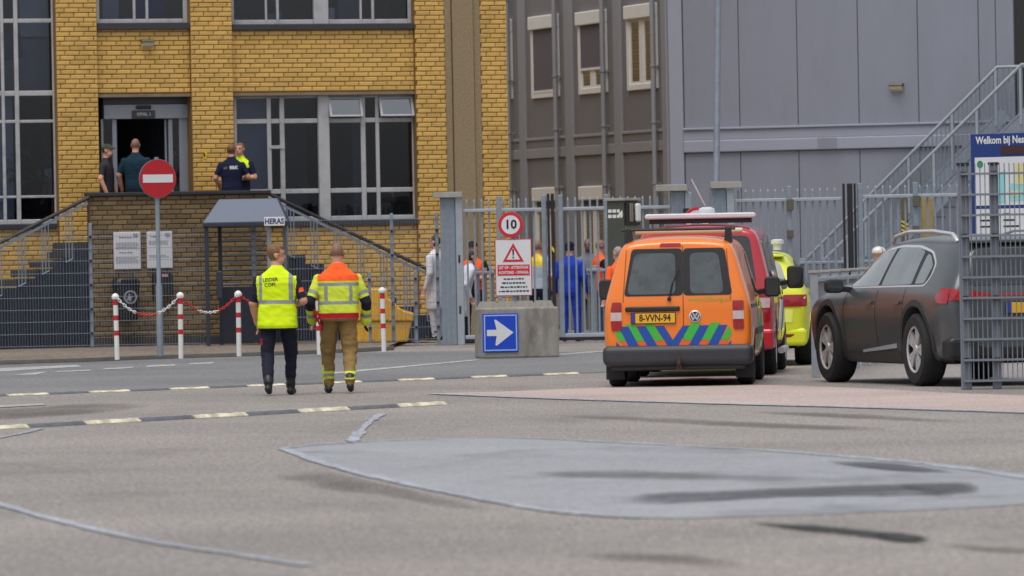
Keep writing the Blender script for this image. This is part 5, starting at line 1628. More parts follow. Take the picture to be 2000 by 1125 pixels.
# badge
bd_ = empty('badge', (.215, surf_y(cbv, .215, .84) - .006, .84), parent=van)
MB().lathe([(.072, 0.01), (.072, -.006), (.060, -.012), (.058, -.004)], 28, (0, 0, 0), 'Y', closed=True).build('ring', CHROME, bd_, smooth=True)
MB().lathe([(.058, .0), (.058, -.003)], 28, (0, 0, 0), 'Y').build('field', mat('badge_blue', srgb(60, 66, 82), 0.4), bd_)
mb = MB()
for pts in ([(-.030, .045), (-.006, .004), (.006, .004), (.030, .045)], [(-.050, .022), (-.024, -.042), (0, .0), (.024, -.042), (.050, .022)]):
    for i in range(len(pts) - 1): mb.bar((pts[i][0], -.008, pts[i][1]), (pts[i + 1][0], -.008, pts[i + 1][1]), .014, .012, up=(0, 1, 0))
mb.build('letters', CHROME, bd_)
tt = text_mesh('web_address', 'www.tilburg.nl', .085, mat('lime_print', srgb(150, 170, 30), 0.5), van, (.38, surf_y(cbv, .38, 1.055) - .007, 1.045), sx=1.0, ext=0.001)
# chevrons
BLU = mat('chevron_blue', srgb(24, 74, 160), 0.4); GRN = mat('chevron_green', srgb(64, 176, 60), 0.4); FOR = mat('chevron_orange', srgb(226, 98, 40), 0.4)
Zc = lambda zoom_y: 1.70 - ((400 + zoom_y / 3.041) - 477.7) / 161.5
Xc = lambda zoom_x: ((1160 + zoom_x / 3.041) - 1322) / 161.5
q = lambda pts: [(Xc(a), Zc(b)) for a, b in pts]
for pts in ([(148, 712), (205, 712), (270, 838), (208, 838)], [(253, 712), (307, 712), (378, 838), (318, 838)], [(362, 712), (415, 712), (465, 795), (525, 712), (565, 712), (490, 838), (440, 838)],
            [(625, 712), (680, 712), (610, 838), (552, 838)], [(735, 712), (787, 712), (725, 838), (665, 838)], [(132, 800), (165, 838), (132, 838)], [(805, 800), (808, 838), (780, 838)]):
    patch(cbv, 'rear', q(pts), 'chevron', BLU, van, .0075, th=.004)
for pts in ([(131, 730), (148, 722), (195, 798), (150, 798), (131, 765)], [(188, 698), (240, 698), (300, 798), (250, 798), (205, 712)], [(298, 698), (352, 698), (410, 798), (358, 798), (307, 712)],
            [(570, 698), (632, 698), (625, 712), (578, 798), (530, 798), (530, 770)], [(690, 698), (746, 698), (735, 712), (688, 798), (634, 798), (680, 712)], [(795, 722), (810, 735), (808, 770), (790, 798), (745, 798)]):
    patch(cbv, 'rear', q(pts), 'chevron', GRN, van, .0065, th=.004)
for pts in ([(160, 802), (197, 802), (208, 836), (180, 836)], [(255, 802), (302, 802), (318, 836), (275, 836)], [(362, 802), (412, 802), (438, 836), (385, 836)], [(520, 802), (574, 802), (552, 836), (496, 836)], [(630, 802), (684, 802), (662, 836), (612, 836)], [(742, 802), (785, 802), (775, 836), (728, 836)]):
    patch(cbv, 'rear', q(pts), 'chevron', FOR, van, .0065, th=.004)
# wiper
mb = MB(); yy = surf_y(cbv, -.07, 1.2) - .03
mb.tube((-.09, surf_y(cbv, -.09, 1.06) - .02, 1.06), (-.05, yy, 1.24), .010, n=6); mb.tube((-.05, yy, 1.24), (0.03, yy + .02, 1.42), .006, n=6)
mb.tube((-.09, surf_y(cbv, -.09, 1.06) - .03, 1.05), (-.09, surf_y(cbv, -.09, 1.06) + .02, 1.05), .026, n=10); mb.build('wiper', CARTRIM, van)
# roof bars
for yy in (0.42, 0.75):
    mb = MB(); mb.tube((-.68, yy, 1.885), (.68, yy, 1.885), .017, n=8); mb.build('roof_bar', CARTRIM, van)
    for sx in (-1, 1):
        mb = MB(); mb.add([(sx * .60 - .04, yy - .03, 1.73), (sx * .60 + .05, yy - .03, 1.71), (sx * .60 + .05, yy + .04, 1.71), (sx * .60 - .04, yy + .04, 1.73), (sx * .60 - .025, yy - .02, 1.905), (sx * .60 + .03, yy - .02, 1.905), (sx * .60 + .03, yy + .03, 1.905), (sx * .60 - .025, yy + .03, 1.905)],
                          [(0, 3, 2, 1), (4, 5, 6, 7), (0, 1, 5, 4), (1, 2, 6, 5), (2, 3, 7, 6), (3, 0, 4, 7)]); mb.build('bar_foot', CARTRIM, van, bevel=0.008)
mb = MB(); mb.tube((-.56, 1.3, 1.86), (.74, 1.3, 1.86), .035, n=10); mb.build('ladder_roller', mat('pale_plastic', srgb(190, 182, 160), 0.5), van, smooth=True)
# right and left flank
for vw, sx in (('right', 1), ('left', -1)):
    patch(cbv, vw, rpoly([(1.75, 1.10), (3.18, 1.04), (2.75, 1.50), (2.5, 1.60), (1.75, 1.62)], .08), 'side_window', CARGL, van, .005)
    patch(cbv, vw, [(0.25, .93), (1.5, .93), (1.5, .97), (0.25, .97)], 'door_rail', CARTRIM, van, .006)
    patch(cbv, vw, rrect(1.2, 3.05, .60, .68, .02), 'rub_strip', CARTRIM, van, .012)
    patch(cbv, vw, rrect(1.75, 1.95, .93, .99, .02), 'door_handle', CARTRIM, van, .02)
    patch(cbv, vw, [(1.68, .40), (1.69, .40), (1.69, 1.62), (1.68, 1.62)], 'door_gap', CARTRIM, van, .003)
    patch(cbv, vw, [(1.3, .42), (2.2, .42), (2.9, .75), (2.9, .95), (1.3, .62)], 'flank_print', mat('flank_green', srgb(70, 140, 70), 0.4), van, .004)
    mirror(van, sx * .90, 2.85, 1.16, sx, .19, .25)

# ---------------------------------------------------------------- red emergency van
RED = mat('red_car_paint', srgb(178, 30, 48), 0.32, coat=0.8, var=0.03, vscale=2)
rg = P(1366, 600, 85.3)
rv = empty('fire_service_van', (rg.x, 85.3, 0), rad(-4.6), 'red fire service van with white light bar in front of the orange van', 'van')
rst = [(0.00, .93, .32, 1.12, 1.90, .74, .02, .10, .94), (0.03, .94, .31, 1.12, 1.905, .745, .02, .10, .98), (0.12, .95, .30, 1.12, 1.91, .75, .025, .10, 1), (0.4, .952, .28, 1.12, 1.925, .76, .03, .05, 1),
       (1.2, .952, .28, 1.12, 1.94, .77, .03, 0, 1), (2.4, .952, .28, 1.12, 1.94, .77, .03, 0, 1), (3.0, .952, .28, 1.11, 1.90, .77, .03, 0, 1), (3.4, .95, .28, 1.10, 1.74, .74, .02, 0, 1), (3.8, .945, .28, 1.06, 1.36, .72, .02, 0, 1),
       (4.15, .935, .28, 1.0, 1.12, .70, .02, 0, 1), (4.55, .90, .30, .90, 1.0, .64, .02, 0, 1), (4.80, .82, .34, .78, .88, .56, .01, 0, .97), (4.89, .74, .38, .72, .80, .5, .01, 0, .93)]
rb, rbv = car_body('body', rv, rst, RED, [(0.98, .33), (3.98, .33)], .39, .62)
for sx in (-1, 1):
    for yy in (0.98, 3.98): wheel(rv, sx * .83, yy, .335, .22, 'alloy', sx)
MB().box(-.78, .78, .2, 4.5, .22, .6).build('underbody', UNDER, rv)
patch(rbv, 'rear', rpoly([(-.74, 1.16), (.74, 1.16), (.65, 1.80), (-.65, 1.80)], .08), 'rear_window', CARGL, rv, .005)
for x0, x1 in ((-.90, -.76), (.76, .90)):
    patch(rbv, 'rear', rrect(x0, x1, .70, .86, .02), 'tail_light', LAMPR, rv, .012)
    patch(rbv, 'rear', rrect(x0, x1, .87, 1.0, .02), 'tail_light', LAMPW, rv, .012)
    patch(rbv, 'rear', rrect(x0, x1, 1.01, 1.12, .02), 'tail_light', LAMPR, rv, .012)
mb = MB(); mb.prism(rrect(-.95, .95, .34, .60, .05), -0.06, 0.5); mb.build('bumper', RED, rv, bevel=0.05, seg=3)
for vw, sx in (('right', 1), ('left', -1)):
    patch(rbv, vw, rpoly([(0.35, 1.20), (1.55, 1.20), (1.55, 1.76), (0.42, 1.76)], .08), 'side_window', CARGL, rv, .005)
    patch(rbv, vw, rpoly([(1.62, 1.20), (2.62, 1.19), (2.62, 1.76), (1.62, 1.76)], .06), 'side_window', CARGL, rv, .005)
    patch(rbv, vw, rpoly([(2.70, 1.19), (3.75, 1.14), (3.35, 1.56), (3.0, 1.72), (2.70, 1.75)], .06), 'side_window', CARGL, rv, .005)
    patch(rbv, vw, [(1.58, .42), (1.59, .42), (1.59, 1.8), (1.58, 1.8)], 'door_gap', CARTRIM, rv, .003)
    patch(rbv, vw, [(2.66, .42), (2.67, .42), (2.67, 1.8), (2.66, 1.8)], 'door_gap', CARTRIM, rv, .003)
    patch(rbv, vw, rrect(2.72, 2.92, 1.02, 1.08, .02), 'door_handle', CARTRIM, rv, .02)
    patch(rbv, vw, [(1.5, .55), (2.2, .55), (3.0, .95), (2.3, .95)], 'livery_stripe', WHITE, rv, .005)
    patch(rbv, vw, [(2.4, .55), (2.7, .55), (3.4, .95), (3.1, .95)], 'livery_stripe', BLU, rv, .005)
    mb = MB(); mb.tube((sx * .97, 1.6, .30), (sx * .97, 3.2, .30), .045, n=10); mb.build('side_step', CHROME, rv, smooth=True)
    mirror(rv, sx * .97, 3.3, 1.24, sx, .22, .30)
mb = MB(); mb.prism([(-.70, 2.03), (.70, 2.03), (.72, 2.06), (.70, 2.10), (-.70, 2.10), (-.72, 2.06)], 0.55, 0.90); mb.build('light_bar', mat('white_lens', srgb(204, 206, 210), 0.3, coat=0.4, var=0.06, vscale=10), rv, bevel=0.02)
MB().box(-.66, .66, 0.62, 0.84, 1.97, 2.029).build('light_bar_base', CARTRIM, rv)
MB().lathe([(.10, 2.09), (.11, 2.12), (.10, 2.16), (.05, 2.18)], 20, (0.08, .72, 0)).build('beacon', mat('white_lens', (0, 0, 0)), rv, smooth=True)

# ---------------------------------------------------------------- SUVs
def suv(name, label, loc, rz, paint, scale, plate, chrome=True, lights='wide', style='alloy'):
    GL_ = mat('painted_reflection_glass', srgb(84, 96, 96), 0.06, spec=0.8, coat=1.0, var=0.45, vscale=2.6, dirt_or_view=srgb(30, 44, 40), damt=0.8, dscale=3.0) if chrome else CARGL  # pale base and mottling paint reflected sky into the panes
    root = empty(name, loc, rz, label, 'car'); root.scale = (scale,) * 3
    st = [(0.02, .88, .36, 1.00, 1.50, .60, .01, .46, .90), (0.06, .92, .32, 1.00, 1.51, .61, .01, .46, .965), (0.20, .95, .27, 1.00, 1.52, .62, .015, .44, 1.0), (0.55, .963, .24, 1.005, 1.56, .64, .02, .22, 1),
          (1.0, .967, .22, 1.0, 1.565, .64, .025, .10, 1), (1.6, .967, .21, .995, 1.585, .65, .025, 0, 1), (2.3, .967, .21, .985, 1.575, .65, .025, 0, 1), (2.8, .967, .21, .975, 1.515, .64, .02, 0, 1), (3.2, .966, .21, .965, 1.35, .64, .02, 0, 1),
          (3.55, .965, .21, .955, 1.13, .66, .02, 0, 1), (3.9, .96, .22, .97, 1.085, .70, .02, 0, 1), (4.3, .95, .24, .94, 1.045, .69, .02, 0, 1), (4.65, .92, .26, .88, .98, .66, .02, 0, .99), (4.83, .86, .28, .80, .89, .62, .01, 0, .98), (4.90, .80, .34, .74, .82, .58, .01, 0, .94)]
    b, bv = car_body('body', root, st, paint, [(0.97, .39), (3.90, .39)], .455, .62, 1.0)
    for sx in (-1, 1):
        for yy in (0.97, 3.90): wheel(root, sx * .84, yy, .388, .26, style, sx)
    MB().box(-.75, .75, .3, 4.5, .24, .6).build('underbody', UNDER, root)
    CLAD = mat('grey_arch_cladding', srgb(44, 45, 47), 0.55, var=0.08)
    for vw, sx in (('left', -1), ('right', 1)):
        for yy in (0.97, 3.90):
            pts = []
            for k in range(19):
                a = rad(-12 + 204 * k / 18); pts.append((yy + .525 * math.cos(a), .39 + .525 * math.sin(a)))
            for k in range(18, -1, -1):
                a = rad(-12 + 204 * k / 18); pts.append((yy + .462 * math.cos(a), .39 + .462 * math.sin(a)))
            patch(bv, vw, pts, 'arch_cladding', CLAD if chrome else paint, root, .014, grid=.08, th=.02)
        patch(bv, vw, [(1.50, .25), (3.38, .25), (3.36, .36), (1.52, .36)], 'sill_cladding', CLAD, root, .012)
        o1 = [(.80, 1.055), (.70, 1.16), (.74, 1.30), (1.0, 1.425), (1.5, 1.49), (2.1, 1.495), (2.55, 1.455), (3.0, 1.31), (3.52, 1.03)]
        if chrome: patch(bv, vw, rpoly(o1, .10), 'window_trim', CHROME, root, .003)
        c = Vector((1.95, 1.24)); o2 = [tuple(c + Vector(((p[0] - c.x) * .972, (p[1] - c.y) * .90))) for p in o1]
        patch(bv, vw, rpoly(o2, .08), 'window_surround', CARTRIM, root, .005)
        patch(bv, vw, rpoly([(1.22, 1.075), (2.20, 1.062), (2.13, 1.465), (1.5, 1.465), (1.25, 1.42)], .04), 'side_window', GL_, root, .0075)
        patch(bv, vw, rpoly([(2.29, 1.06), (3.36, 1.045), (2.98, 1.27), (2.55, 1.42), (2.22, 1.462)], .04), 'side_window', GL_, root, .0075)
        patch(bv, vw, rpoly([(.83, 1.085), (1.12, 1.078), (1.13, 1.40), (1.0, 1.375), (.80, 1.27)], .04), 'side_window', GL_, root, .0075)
        for yy, z0, z1 in ((1.36, .62, 1.03), (2.26, .30, 1.02), (3.34, .30, 1.0)):
            patch(bv, vw, [(yy, z0), (yy + .010, z0), (yy + .010, z1), (yy, z1)], 'door_gap', UNDER, root, .0025)
        for yy in (1.42, 2.34): patch(bv, vw, rrect(yy, yy + .22, .865, .90, .015), 'door_handle', paint, root, .03)
        if chrome: patch(bv, vw, [(1.62, .40), (2.75, .345), (2.75, .372), (1.62, .45)], 'sill_trim', CHROME, root, .016)
        mirror(root, sx * .95, 3.22, 1.06, sx, .20, .15, paint if not chrome else None)
        if chrome:
            mb = MB(); mb.path([(sx * .575, .62, 1.52), (sx * .59, .72, 1.60), (sx * .60, 1.3, 1.635), (sx * .605, 2.1, 1.635), (sx * .60, 2.55, 1.585), (sx * .595, 2.65, 1.52)], .022, 8); mb.build('roof_rail', CHROME, root, smooth=True)
    # tail
    patch(bv, 'rear', rpoly([(-.66, 1.06), (.66, 1.06), (.54, 1.44), (-.54, 1.44)], .07), 'rear_window', CARGL, root, .006)
    if lights == 'wide':
        for sx in (-1, 1):
            patch(bv, 'rear', [(sx * .46, .93), (sx * .90, .90), (sx * .93, 1.0), (sx * .88, 1.035), (sx * .46, .975)], 'tail_light', LAMPR, root, .015)
            patch(bv, 'left' if sx < 0 else 'right', rpoly([(0.10, .87), (.30, .88), (.36, .95), (.30, 1.0), (.12, 1.02)], .02), 'tail_light', LAMPR, root, .014)
        patch(bv, 'rear', [(-.455, .945), (.455, .945), (.455, .972), (-.455, .972)], 'light_strip', LAMPR, root, .014)
    else:
        for sx in (-1, 1):
            patch(bv, 'rear', rrect(min(sx * .45, sx * .90), max(sx * .45, sx * .90), .82, .98, .02), 'tail_light', LAMPR, root, .014)
            patch(bv, 'rear', rrect(min(sx * .5, sx * .80), max(sx * .5, sx * .80), .40, .44, .01), 'reflector', LAMPR, root, .014)
    MB().prism(rrect(-.90, .90, .28, .52, .06), 0.03, 0.3).build('bumper', CARTRIM if chrome else paint, root, bevel=0.05, seg=3)
    number_plate(root, bv, 0, .82, .52, .11, surf_y(bv, 0, .82) - 0.012, plate)
    mb = MB(); mb.prism(rrect(-.60, .60, 1.50, 1.535, .015), .22, .50); mb.build('roof_spoiler', paint, root, bevel=0.012)
    return root, bv
DGREY = mat('dark_grey_metallic', srgb(72, 77, 80), 0.32, 0.10, coat=0.4, var=0.05, vscale=2, spec=0.5)
rw = G(1808, 754); fw = Vector((rw.x - 0.86, rw.y + 3.06, 0))
hdg = math.atan2(-(fw.x - rw.x), fw.y - rw.y)
S_ = 1.10
R3 = Matrix.Rotation(hdg, 3, 'Z')
org = Vector((rw.x, rw.y, 0)) - R3 @ (Vector((-.84, .97, 0)) * S_)
DGREY.node_tree.nodes['Principled BSDF'].inputs['Coat Roughness'].default_value = 0.16
audi, av = suv('dark_suv', 'dark grey metallic SUV with silver roof rails parked behind the mesh fence', org, hdg, DGREY, S_, '')
YCAR = mat('fluorescent_yellow_paint', srgb(214, 222, 40), 0.4, coat=0.4, var=0.03)
yg = P(1583, 640, 91.6)
ysuv, yv = suv('response_car', 'fluorescent yellow emergency response car ahead of the red van', (yg.x - 0.955, 91.6, 0), rad(-4), YCAR, 1.0, '', chrome=False, lights='box')
MB().lathe([(.06, 1.60), (.06, 1.68), (.09, 1.69), (.09, 1.735), (.05, 1.75)], 16, (.50, .72, 0)).build('beacon', mat('white_lens', (0, 0, 0)), ysuv, smooth=True)
patch(yv, 'rear', [(-.7, .60), (.7, .60), (.72, .78), (-.72, .78)], 'livery_band', mat('livery_pale_yellow', srgb(232, 236, 120), 0.4), ysuv, .006)
patch(yv, 'right', [(.55, .78), (1.3, .78), (1.8, 1.0), (1.0, 1.0)], 'livery_stripe', BLU, ysuv, .006)
patch(yv, 'right', [(1.5, .60), (2.2, .60), (2.6, .95), (1.95, .95)], 'livery_stripe', REDP, ysuv, .006)

# ================================================================== PEOPLE
def cloth(name, c, rough=0.85, var=0.10):
    return mat(name, c, rough, var=var, vscale=9, bump=0.12, bscale=90, spec=0.2)
SKIN = mat('skin', srgb(196, 142, 118), 0.55, var=0.06, vscale=12)
SKIND = mat('skin_brown', srgb(112, 78, 62), 0.55, var=0.06, vscale=12)
HAIRB = mat('brown_hair', srgb(116, 82, 54), 0.7, var=0.3, vscale=40, bump=0.3, bscale=120)
STUB = mat('stubble_scalp', srgb(126, 94, 78), 0.7, var=0.1, vscale=40)
HAIRD = mat('dark_hair', srgb(48, 38, 34), 0.7, var=0.3, vscale=40)
HAIRG = mat('grey_hair', srgb(140, 134, 128), 0.7, var=0.2, vscale=40)
HIV = mat('hi_vis_yellow', srgb(206, 232, 24), 0.75, var=0.07, vscale=6, spec=0.2)
HIV2 = mat('jacket_yellow', srgb(200, 216, 66), 0.75, var=0.08, vscale=6, spec=0.2)
REFL = mat('reflective_grey', srgb(138, 142, 138), 0.55, var=0.08, vscale=14)
HIO = mat('hi_vis_orange', srgb(244, 96, 40), 0.75, var=0.06, vscale=6, spec=0.2)
NVY = cloth('navy_cloth', srgb(32, 34, 48)); BLK = cloth('black_cloth', srgb(34, 33, 36)); TAN = cloth('tan_cloth', srgb(136, 110, 70), var=0.16)
REDC = cloth('red_cloth', srgb(168, 28, 44)); BOOT = mat('black_boot', srgb(24, 24, 26), 0.5, var=0.1)
TEAL = cloth('dark_teal_cloth', srgb(22, 48, 62)); DNV = cloth('dark_navy_shirt', srgb(26, 30, 56)); WCOAT = cloth('white_coat', srgb(206, 206, 216), var=0.06)
BLUEO = cloth('blue_overall', srgb(34, 66, 178)); GSH = cloth('grey_shirt', srgb(112, 116, 124)); JEAN = cloth('blue_jeans', srgb(62, 74, 96)); PBL = cloth('pale_blue_shirt', srgb(176, 186, 200))
DGR = cloth('dark_grey_shirt', srgb(48, 46, 52))

def caps_mesh(mb, p0, p1, r0, r1, n=14, sx=1.0):
    p0 = Vector(p0); p1 = Vector(p1); d = p1 - p0; L = d.length
    if L < 1e-5: d = Vector((0, 0, 1)); L = 1e-5
    d = d / L
    up = Vector((0, 1, 0)) if abs(d.y) < 0.9 else Vector((0, 0, 1))
    s = d.cross(up).normalized(); t = s.cross(d)
    prof = []
    for k in range(5): a = math.pi / 2 * k / 5; prof.append((-r0 * math.cos(a), r0 * math.sin(a)))
    for k in range(6): a = math.pi / 2 * k / 5; prof.append((L + r1 * math.sin(a), r1 * math.cos(a)))
    vs = []; fs = []
    for h, r in prof:
        r = max(r, 1e-4)
        for i in range(n):
            an = 2 * math.pi * i / n; vs.append(p0 + d * h + s * (math.cos(an) * r * sx) + t * (math.sin(an) * r))
    K = len(prof)
    for k in range(K - 1):
        for i in range(n): fs.append((k * n + i, k * n + (i + 1) % n, (k + 1) * n + (i + 1) % n, (k + 1) * n + i))
    fs += [tuple(range(n - 1, -1, -1)), tuple(range((K - 1) * n, K * n))]
    mb.add(vs, fs)
def ell_mesh(mb, c, r, R=None, n=16, m=10):
    vs = []; fs = []; R = R or Matrix.Identity(3); c = Vector(c)
    for j in range(m + 1):
        a = math.pi * j / m
        for i in range(n):
            b = 2 * math.pi * i / n
            q = Vector((r[0] * max(math.sin(a), 1e-3) * math.cos(b), r[1] * max(math.sin(a), 1e-3) * math.sin(b), r[2] * math.cos(a)))
            vs.append(c + R @ q)
    for j in range(m):
        for i in range(n): fs.append((j * n + i, j * n + (i + 1) % n, (j + 1) * n + (i + 1) % n, (j + 1) * n + i))
    fs += [tuple(range(n - 1, -1, -1)), tuple(range(m * n, (m + 1) * n))]
    mb.add(vs, fs)
def loft_mesh(mb, rings, lean, n=26, e=0.72):
    vs = []; fs = []
    for z, hw, hd, yo in rings:
        for i in range(n):
            a = 2 * math.pi * i / n; cx, cy = math.cos(a), math.sin(a)
            vs.append((math.copysign(abs(cx) ** e, cx) * hw, yo + lean * (z - .95) + math.copysign(abs(cy) ** e, cy) * hd, z))
    K = len(rings)
    for k in range(K - 1):
        for i in range(n): fs.append((k * n + i, k * n + (i + 1) % n, (k + 1) * n + (i + 1) % n, (k + 1) * n + i))
    fs += [tuple(range(n - 1, -1, -1)), tuple(range((K - 1) * n, K * n))]
    mb.add(vs, fs)

TORSO = [(.80, .15, .10, 0), (.88, .172, .12, 0), (.98, .172, .122, 0), (1.10, .170, .118, .005), (1.24, .19, .122, .0), (1.34, .205, .118, -.005), (1.40, .19, .104, -.01), (1.45, .145, .085, -.01), (1.50, .085, .068, -.01), (1.54, .06, .058, -.005)]
ARM0 = {'L': [(-.205, 0, 1.385), (-.27, -.03, 1.13), (-.27, .06, .88)], 'R': [(.205, 0, 1.385), (.27, -.03, 1.13), (.27, .06, .88)]}
LEG0 = {'L': [(-.095, 0, .90), (-.11, .02, .49), (-.12, -.01, .09)], 'R': [(.095, 0, .90), (.11, .02, .49), (.12, -.01, .09)]}

def person(label, loc, heading, style, h=1.8, arms=None, legs=None, torso=None, lean=0.0, head=(0, 0), vox=0.013, arm_r=1.0, leg_r=1.0,
           hair=None, cap=None, seed=0, wr=0.004, group=None, cuff=1.0, grip=0.5, dome=0.0):
    mb = MB(); arms = arms or ARM0; legs = legs or LEG0; torso = torso or TORSO
    sh = lambda p: Vector((p[0], p[1] + lean * (p[2] - .95), p[2])) if p[2] > .95 else Vector(p)
    prims = []        # (zone, t0, p0, p1, r0, r1)
    loft_mesh(mb, torso, lean)
    for S in 'LR':
        a = [Vector(q) for q in arms[S]]; a[0] = sh(a[0])
        rs = [.062 * arm_r, .050 * arm_r, .034 * (0.4 + 0.6 * arm_r) * cuff]
        caps_mesh(mb, a[0], a[1], rs[0], rs[1]); caps_mesh(mb, a[1], a[2], rs[1], rs[2])
        prims += [('arm' + S, 0, a[0], a[1], rs[0], rs[1]), ('arm' + S, 1, a[1], a[2], rs[1], rs[2])]
        d = (a[2] - a[1]).normalized(); ref = Vector((0, 1, 0)) if abs(d.y) < .8 else Vector((0, 0, 1))
        side = d.cross(ref).normalized(); frt = side.cross(d).normalized()
        if S == 'R': side = -side
        palm = a[2] + d * .085
        for k in (-1, 0, 1): caps_mesh(mb, a[2] + d * .02 + frt * (.016 * k), palm + frt * (.024 * k), .019, .016, 8)
        prims.append(('hand' + S, 0, a[2] + d * .02, palm, .04, .035))
        for k in range(4):
            b0 = palm + frt * (.036 - .024 * k); L = (.032, .036, .034, .026)[k]
            d2 = (d * (1 - grip * .4) + side * (-.5 * grip)).normalized(); d3 = (d * (1 - grip) + side * (-grip)).normalized()
            k1 = b0 + d2 * L * 1.1; k2 = k1 + d3 * L * 1.1
            caps_mesh(mb, b0, k1, .0095, .0088, 8); caps_mesh(mb, k1, k2, .0088, .0075, 8)
            prims.append(('hand' + S, 0, b0, k2, .01, .008))
        t0 = a[2] + d * .03 + frt * .03; t1 = t0 + d * .035 + frt * .022 - side * .01; t2 = t1 + d * .032 - side * .008
        caps_mesh(mb, t0, t1, .014, .011, 8); caps_mesh(mb, t1, t2, .011, .009, 8); prims.append(('hand' + S, 0, t0, t2, .012, .01))
        l = [Vector(q) for q in legs[S]]
        rs = [.092 * leg_r, .068 * leg_r, .050 * leg_r]
        caps_mesh(mb, l[0], l[1], rs[0], rs[1]); caps_mesh(mb, l[1], l[2] + Vector((0, 0, .03)), rs[1], rs[2])
        prims += [('leg' + S, 0, l[0], l[1], rs[0], rs[1]), ('leg' + S, 1, l[1], l[2], rs[1], rs[2])]
        ft = l[2]; lift = max(ft.z - .09, 0)
        heel = Vector((ft.x, ft.y - .045, ft.z - .045)); toe = Vector((ft.x * 1.12, ft.y + .17, .042 + lift * .25))
        caps_mesh(mb, heel, toe, .046, .040, 12); caps_mesh(mb, ft + Vector((0, 0, .05)), (heel + toe) / 2, .052, .044, 12)
        prims += [('foot' + S, 0, heel, toe, .046, .04), ('foot' + S, 0, ft + Vector((0, 0, .06)), (heel + toe) / 2, .05, .044)]
    yaw, pit = head
    nk = sh((0, -.01, 1.50)); hc = sh((0, .02, 1.668)); hc += Vector((math.sin(-yaw) * .0, 0, 0)) + Vector((0, -math.sin(pit) * -.03, 0))
    R = Matrix.Rotation(yaw, 3, 'Z') @ Matrix.Rotation(-pit, 3, 'X')
    caps_mesh(mb, nk, hc + R @ Vector((0, -.02, -.06)), .062, .056); prims.append(('neck', 0, nk, hc + Vector((0, -.02, -.07)), .062, .056))
    ell_mesh(mb, hc + R @ Vector((0, -.012, .018)), (.076, .096, .098), R)
    ell_mesh(mb, hc + R @ Vector((0, .028, -.055)), (.058, .066, .066), R)
    ell_mesh(mb, hc + R @ Vector((0, .045, -.09)), (.036, .036, .03), R)
    caps_mesh(mb, hc + R @ Vector((0, .082, .012)), hc + R @ Vector((0, .100, -.026)), .010, .014, 8)
    caps_mesh(mb, hc + R @ Vector((-.022, .085, -.068)), hc + R @ Vector((.022, .085, -.068)), .010, .010, 8)
    for sg in (-1, 1):
        ell_mesh(mb, hc + R @ Vector((sg * .080, -.012, -.012)), (.012, .022, .034), R)
        ell_mesh(mb, hc + R @ Vector((sg * .032, .074, .028)), (.022, .014, .009), R)
    if hair == 'full': ell_mesh(mb, hc + R @ Vector((0, -.012, .040)), (.086, .106, .096), R); ell_mesh(mb, hc + R @ Vector((0, .045, .095)), (.062, .045, .036), R)
    if hair == 'short': ell_mesh(mb, hc + R @ Vector((0, -.018, .026)), (.081, .098, .098), R)
    if cap: ell_mesh(mb, hc + R @ Vector((0, -.008, .055)), (.088, .106, .078), R); caps_mesh(mb, hc + R @ Vector((-.035, .11, .050)), hc + R @ Vector((.035, .11, .050)), .018, .018, 8); caps_mesh(mb, hc + R @ Vector((-.03, .15, .043)), hc + R @ Vector((.03, .15, .043)), .012, .012, 8)
    if dome: ell_mesh(mb, hc + R @ Vector((0, -.01, .045)), (.115, .14, .105), R)
    o = mb.build('person', SKIN)
    rm = o.modifiers.new('r', 'REMESH'); rm.mode = 'VOXEL'; rm.voxel_size = vox
    sm = o.modifiers.new('s', 'SMOOTH'); sm.factor = .5; sm.iterations = 3 if vox < .01 else 2
    me = evald(o); o.modifiers.clear(); o.data = me
    me.polygons.foreach_set('use_smooth', [True] * len(me.polygons))
    # classify faces
    n = len(me.polygons); C = np.empty(n * 3); me.polygons.foreach_get('center', C); C = C.reshape(-1, 3)
    best = np.full(n, 1e9); zid = np.zeros(n, int); tt = np.zeros(n)
    zones = ['torso', 'head'] + sorted(set(p[0] for p in prims))
    zz = np.array([r[0] for r in torso]); hw = np.interp(C[:, 2], zz, [r[1] for r in torso]); hd = np.interp(C[:, 2], zz, [r[2] for r in torso]); yo = np.interp(C[:, 2], zz, [r[3] for r in torso])
    yy = C[:, 1] - yo - lean * np.maximum(C[:, 2] - .95, -.2)
    rho = (np.abs(C[:, 0] / hw) ** 2.8 + np.abs(yy / hd) ** 2.8) ** (1 / 2.8)
    dt = (rho - 1) * np.minimum(hw, hd); dt = np.maximum(dt, np.maximum(zz[0] - C[:, 2], C[:, 2] - zz[-1]))
    best = dt.copy()
    hd_ = (C - np.array(hc)) @ np.array(R)          # head-local
    dh = np.linalg.norm((hd_ - np.array([0, .005, 0])) / np.array([.088, .112, .128]), axis=1) - 1; dh *= .09
    dh[C[:, 2] < hc.z - .16] = 9
    m_ = dh < best; best[m_] = dh[m_]; zid[m_] = 1
    for (zn, t0, p0, p1, r0, r1) in prims:
        p0 = np.array(p0); d = np.array(p1) - p0; L2 = max(d @ d, 1e-9)
        t = np.clip(((C - p0) @ d) / L2, 0, 1)
        ds = np.linalg.norm(C - (p0 + t[:, None] * d), axis=1) - (r0 + (r1 - r0) * t)
        if zn == 'neck': ds = ds + .004
        if zn.startswith('arm') and t0 == 0: ds = ds + .012 * (1 - t)
        m_ = ds < best; best[m_] = ds[m_]; zid[m_] = zones.index(zn); tt[m_] = t0 + t[m_]
    # cloth folds
    rnd = Vector((seed * 3.1, seed * 1.7, seed * 2.3))
    skinz = {i for i, z_ in enumerate(zones) if z_ in ('head', 'neck') or z_.startswith('hand')}
    vz = np.zeros(len(me.vertices), int)
    for p in me.polygons:
        for v in p.vertices: vz[v] = zid[p.index]
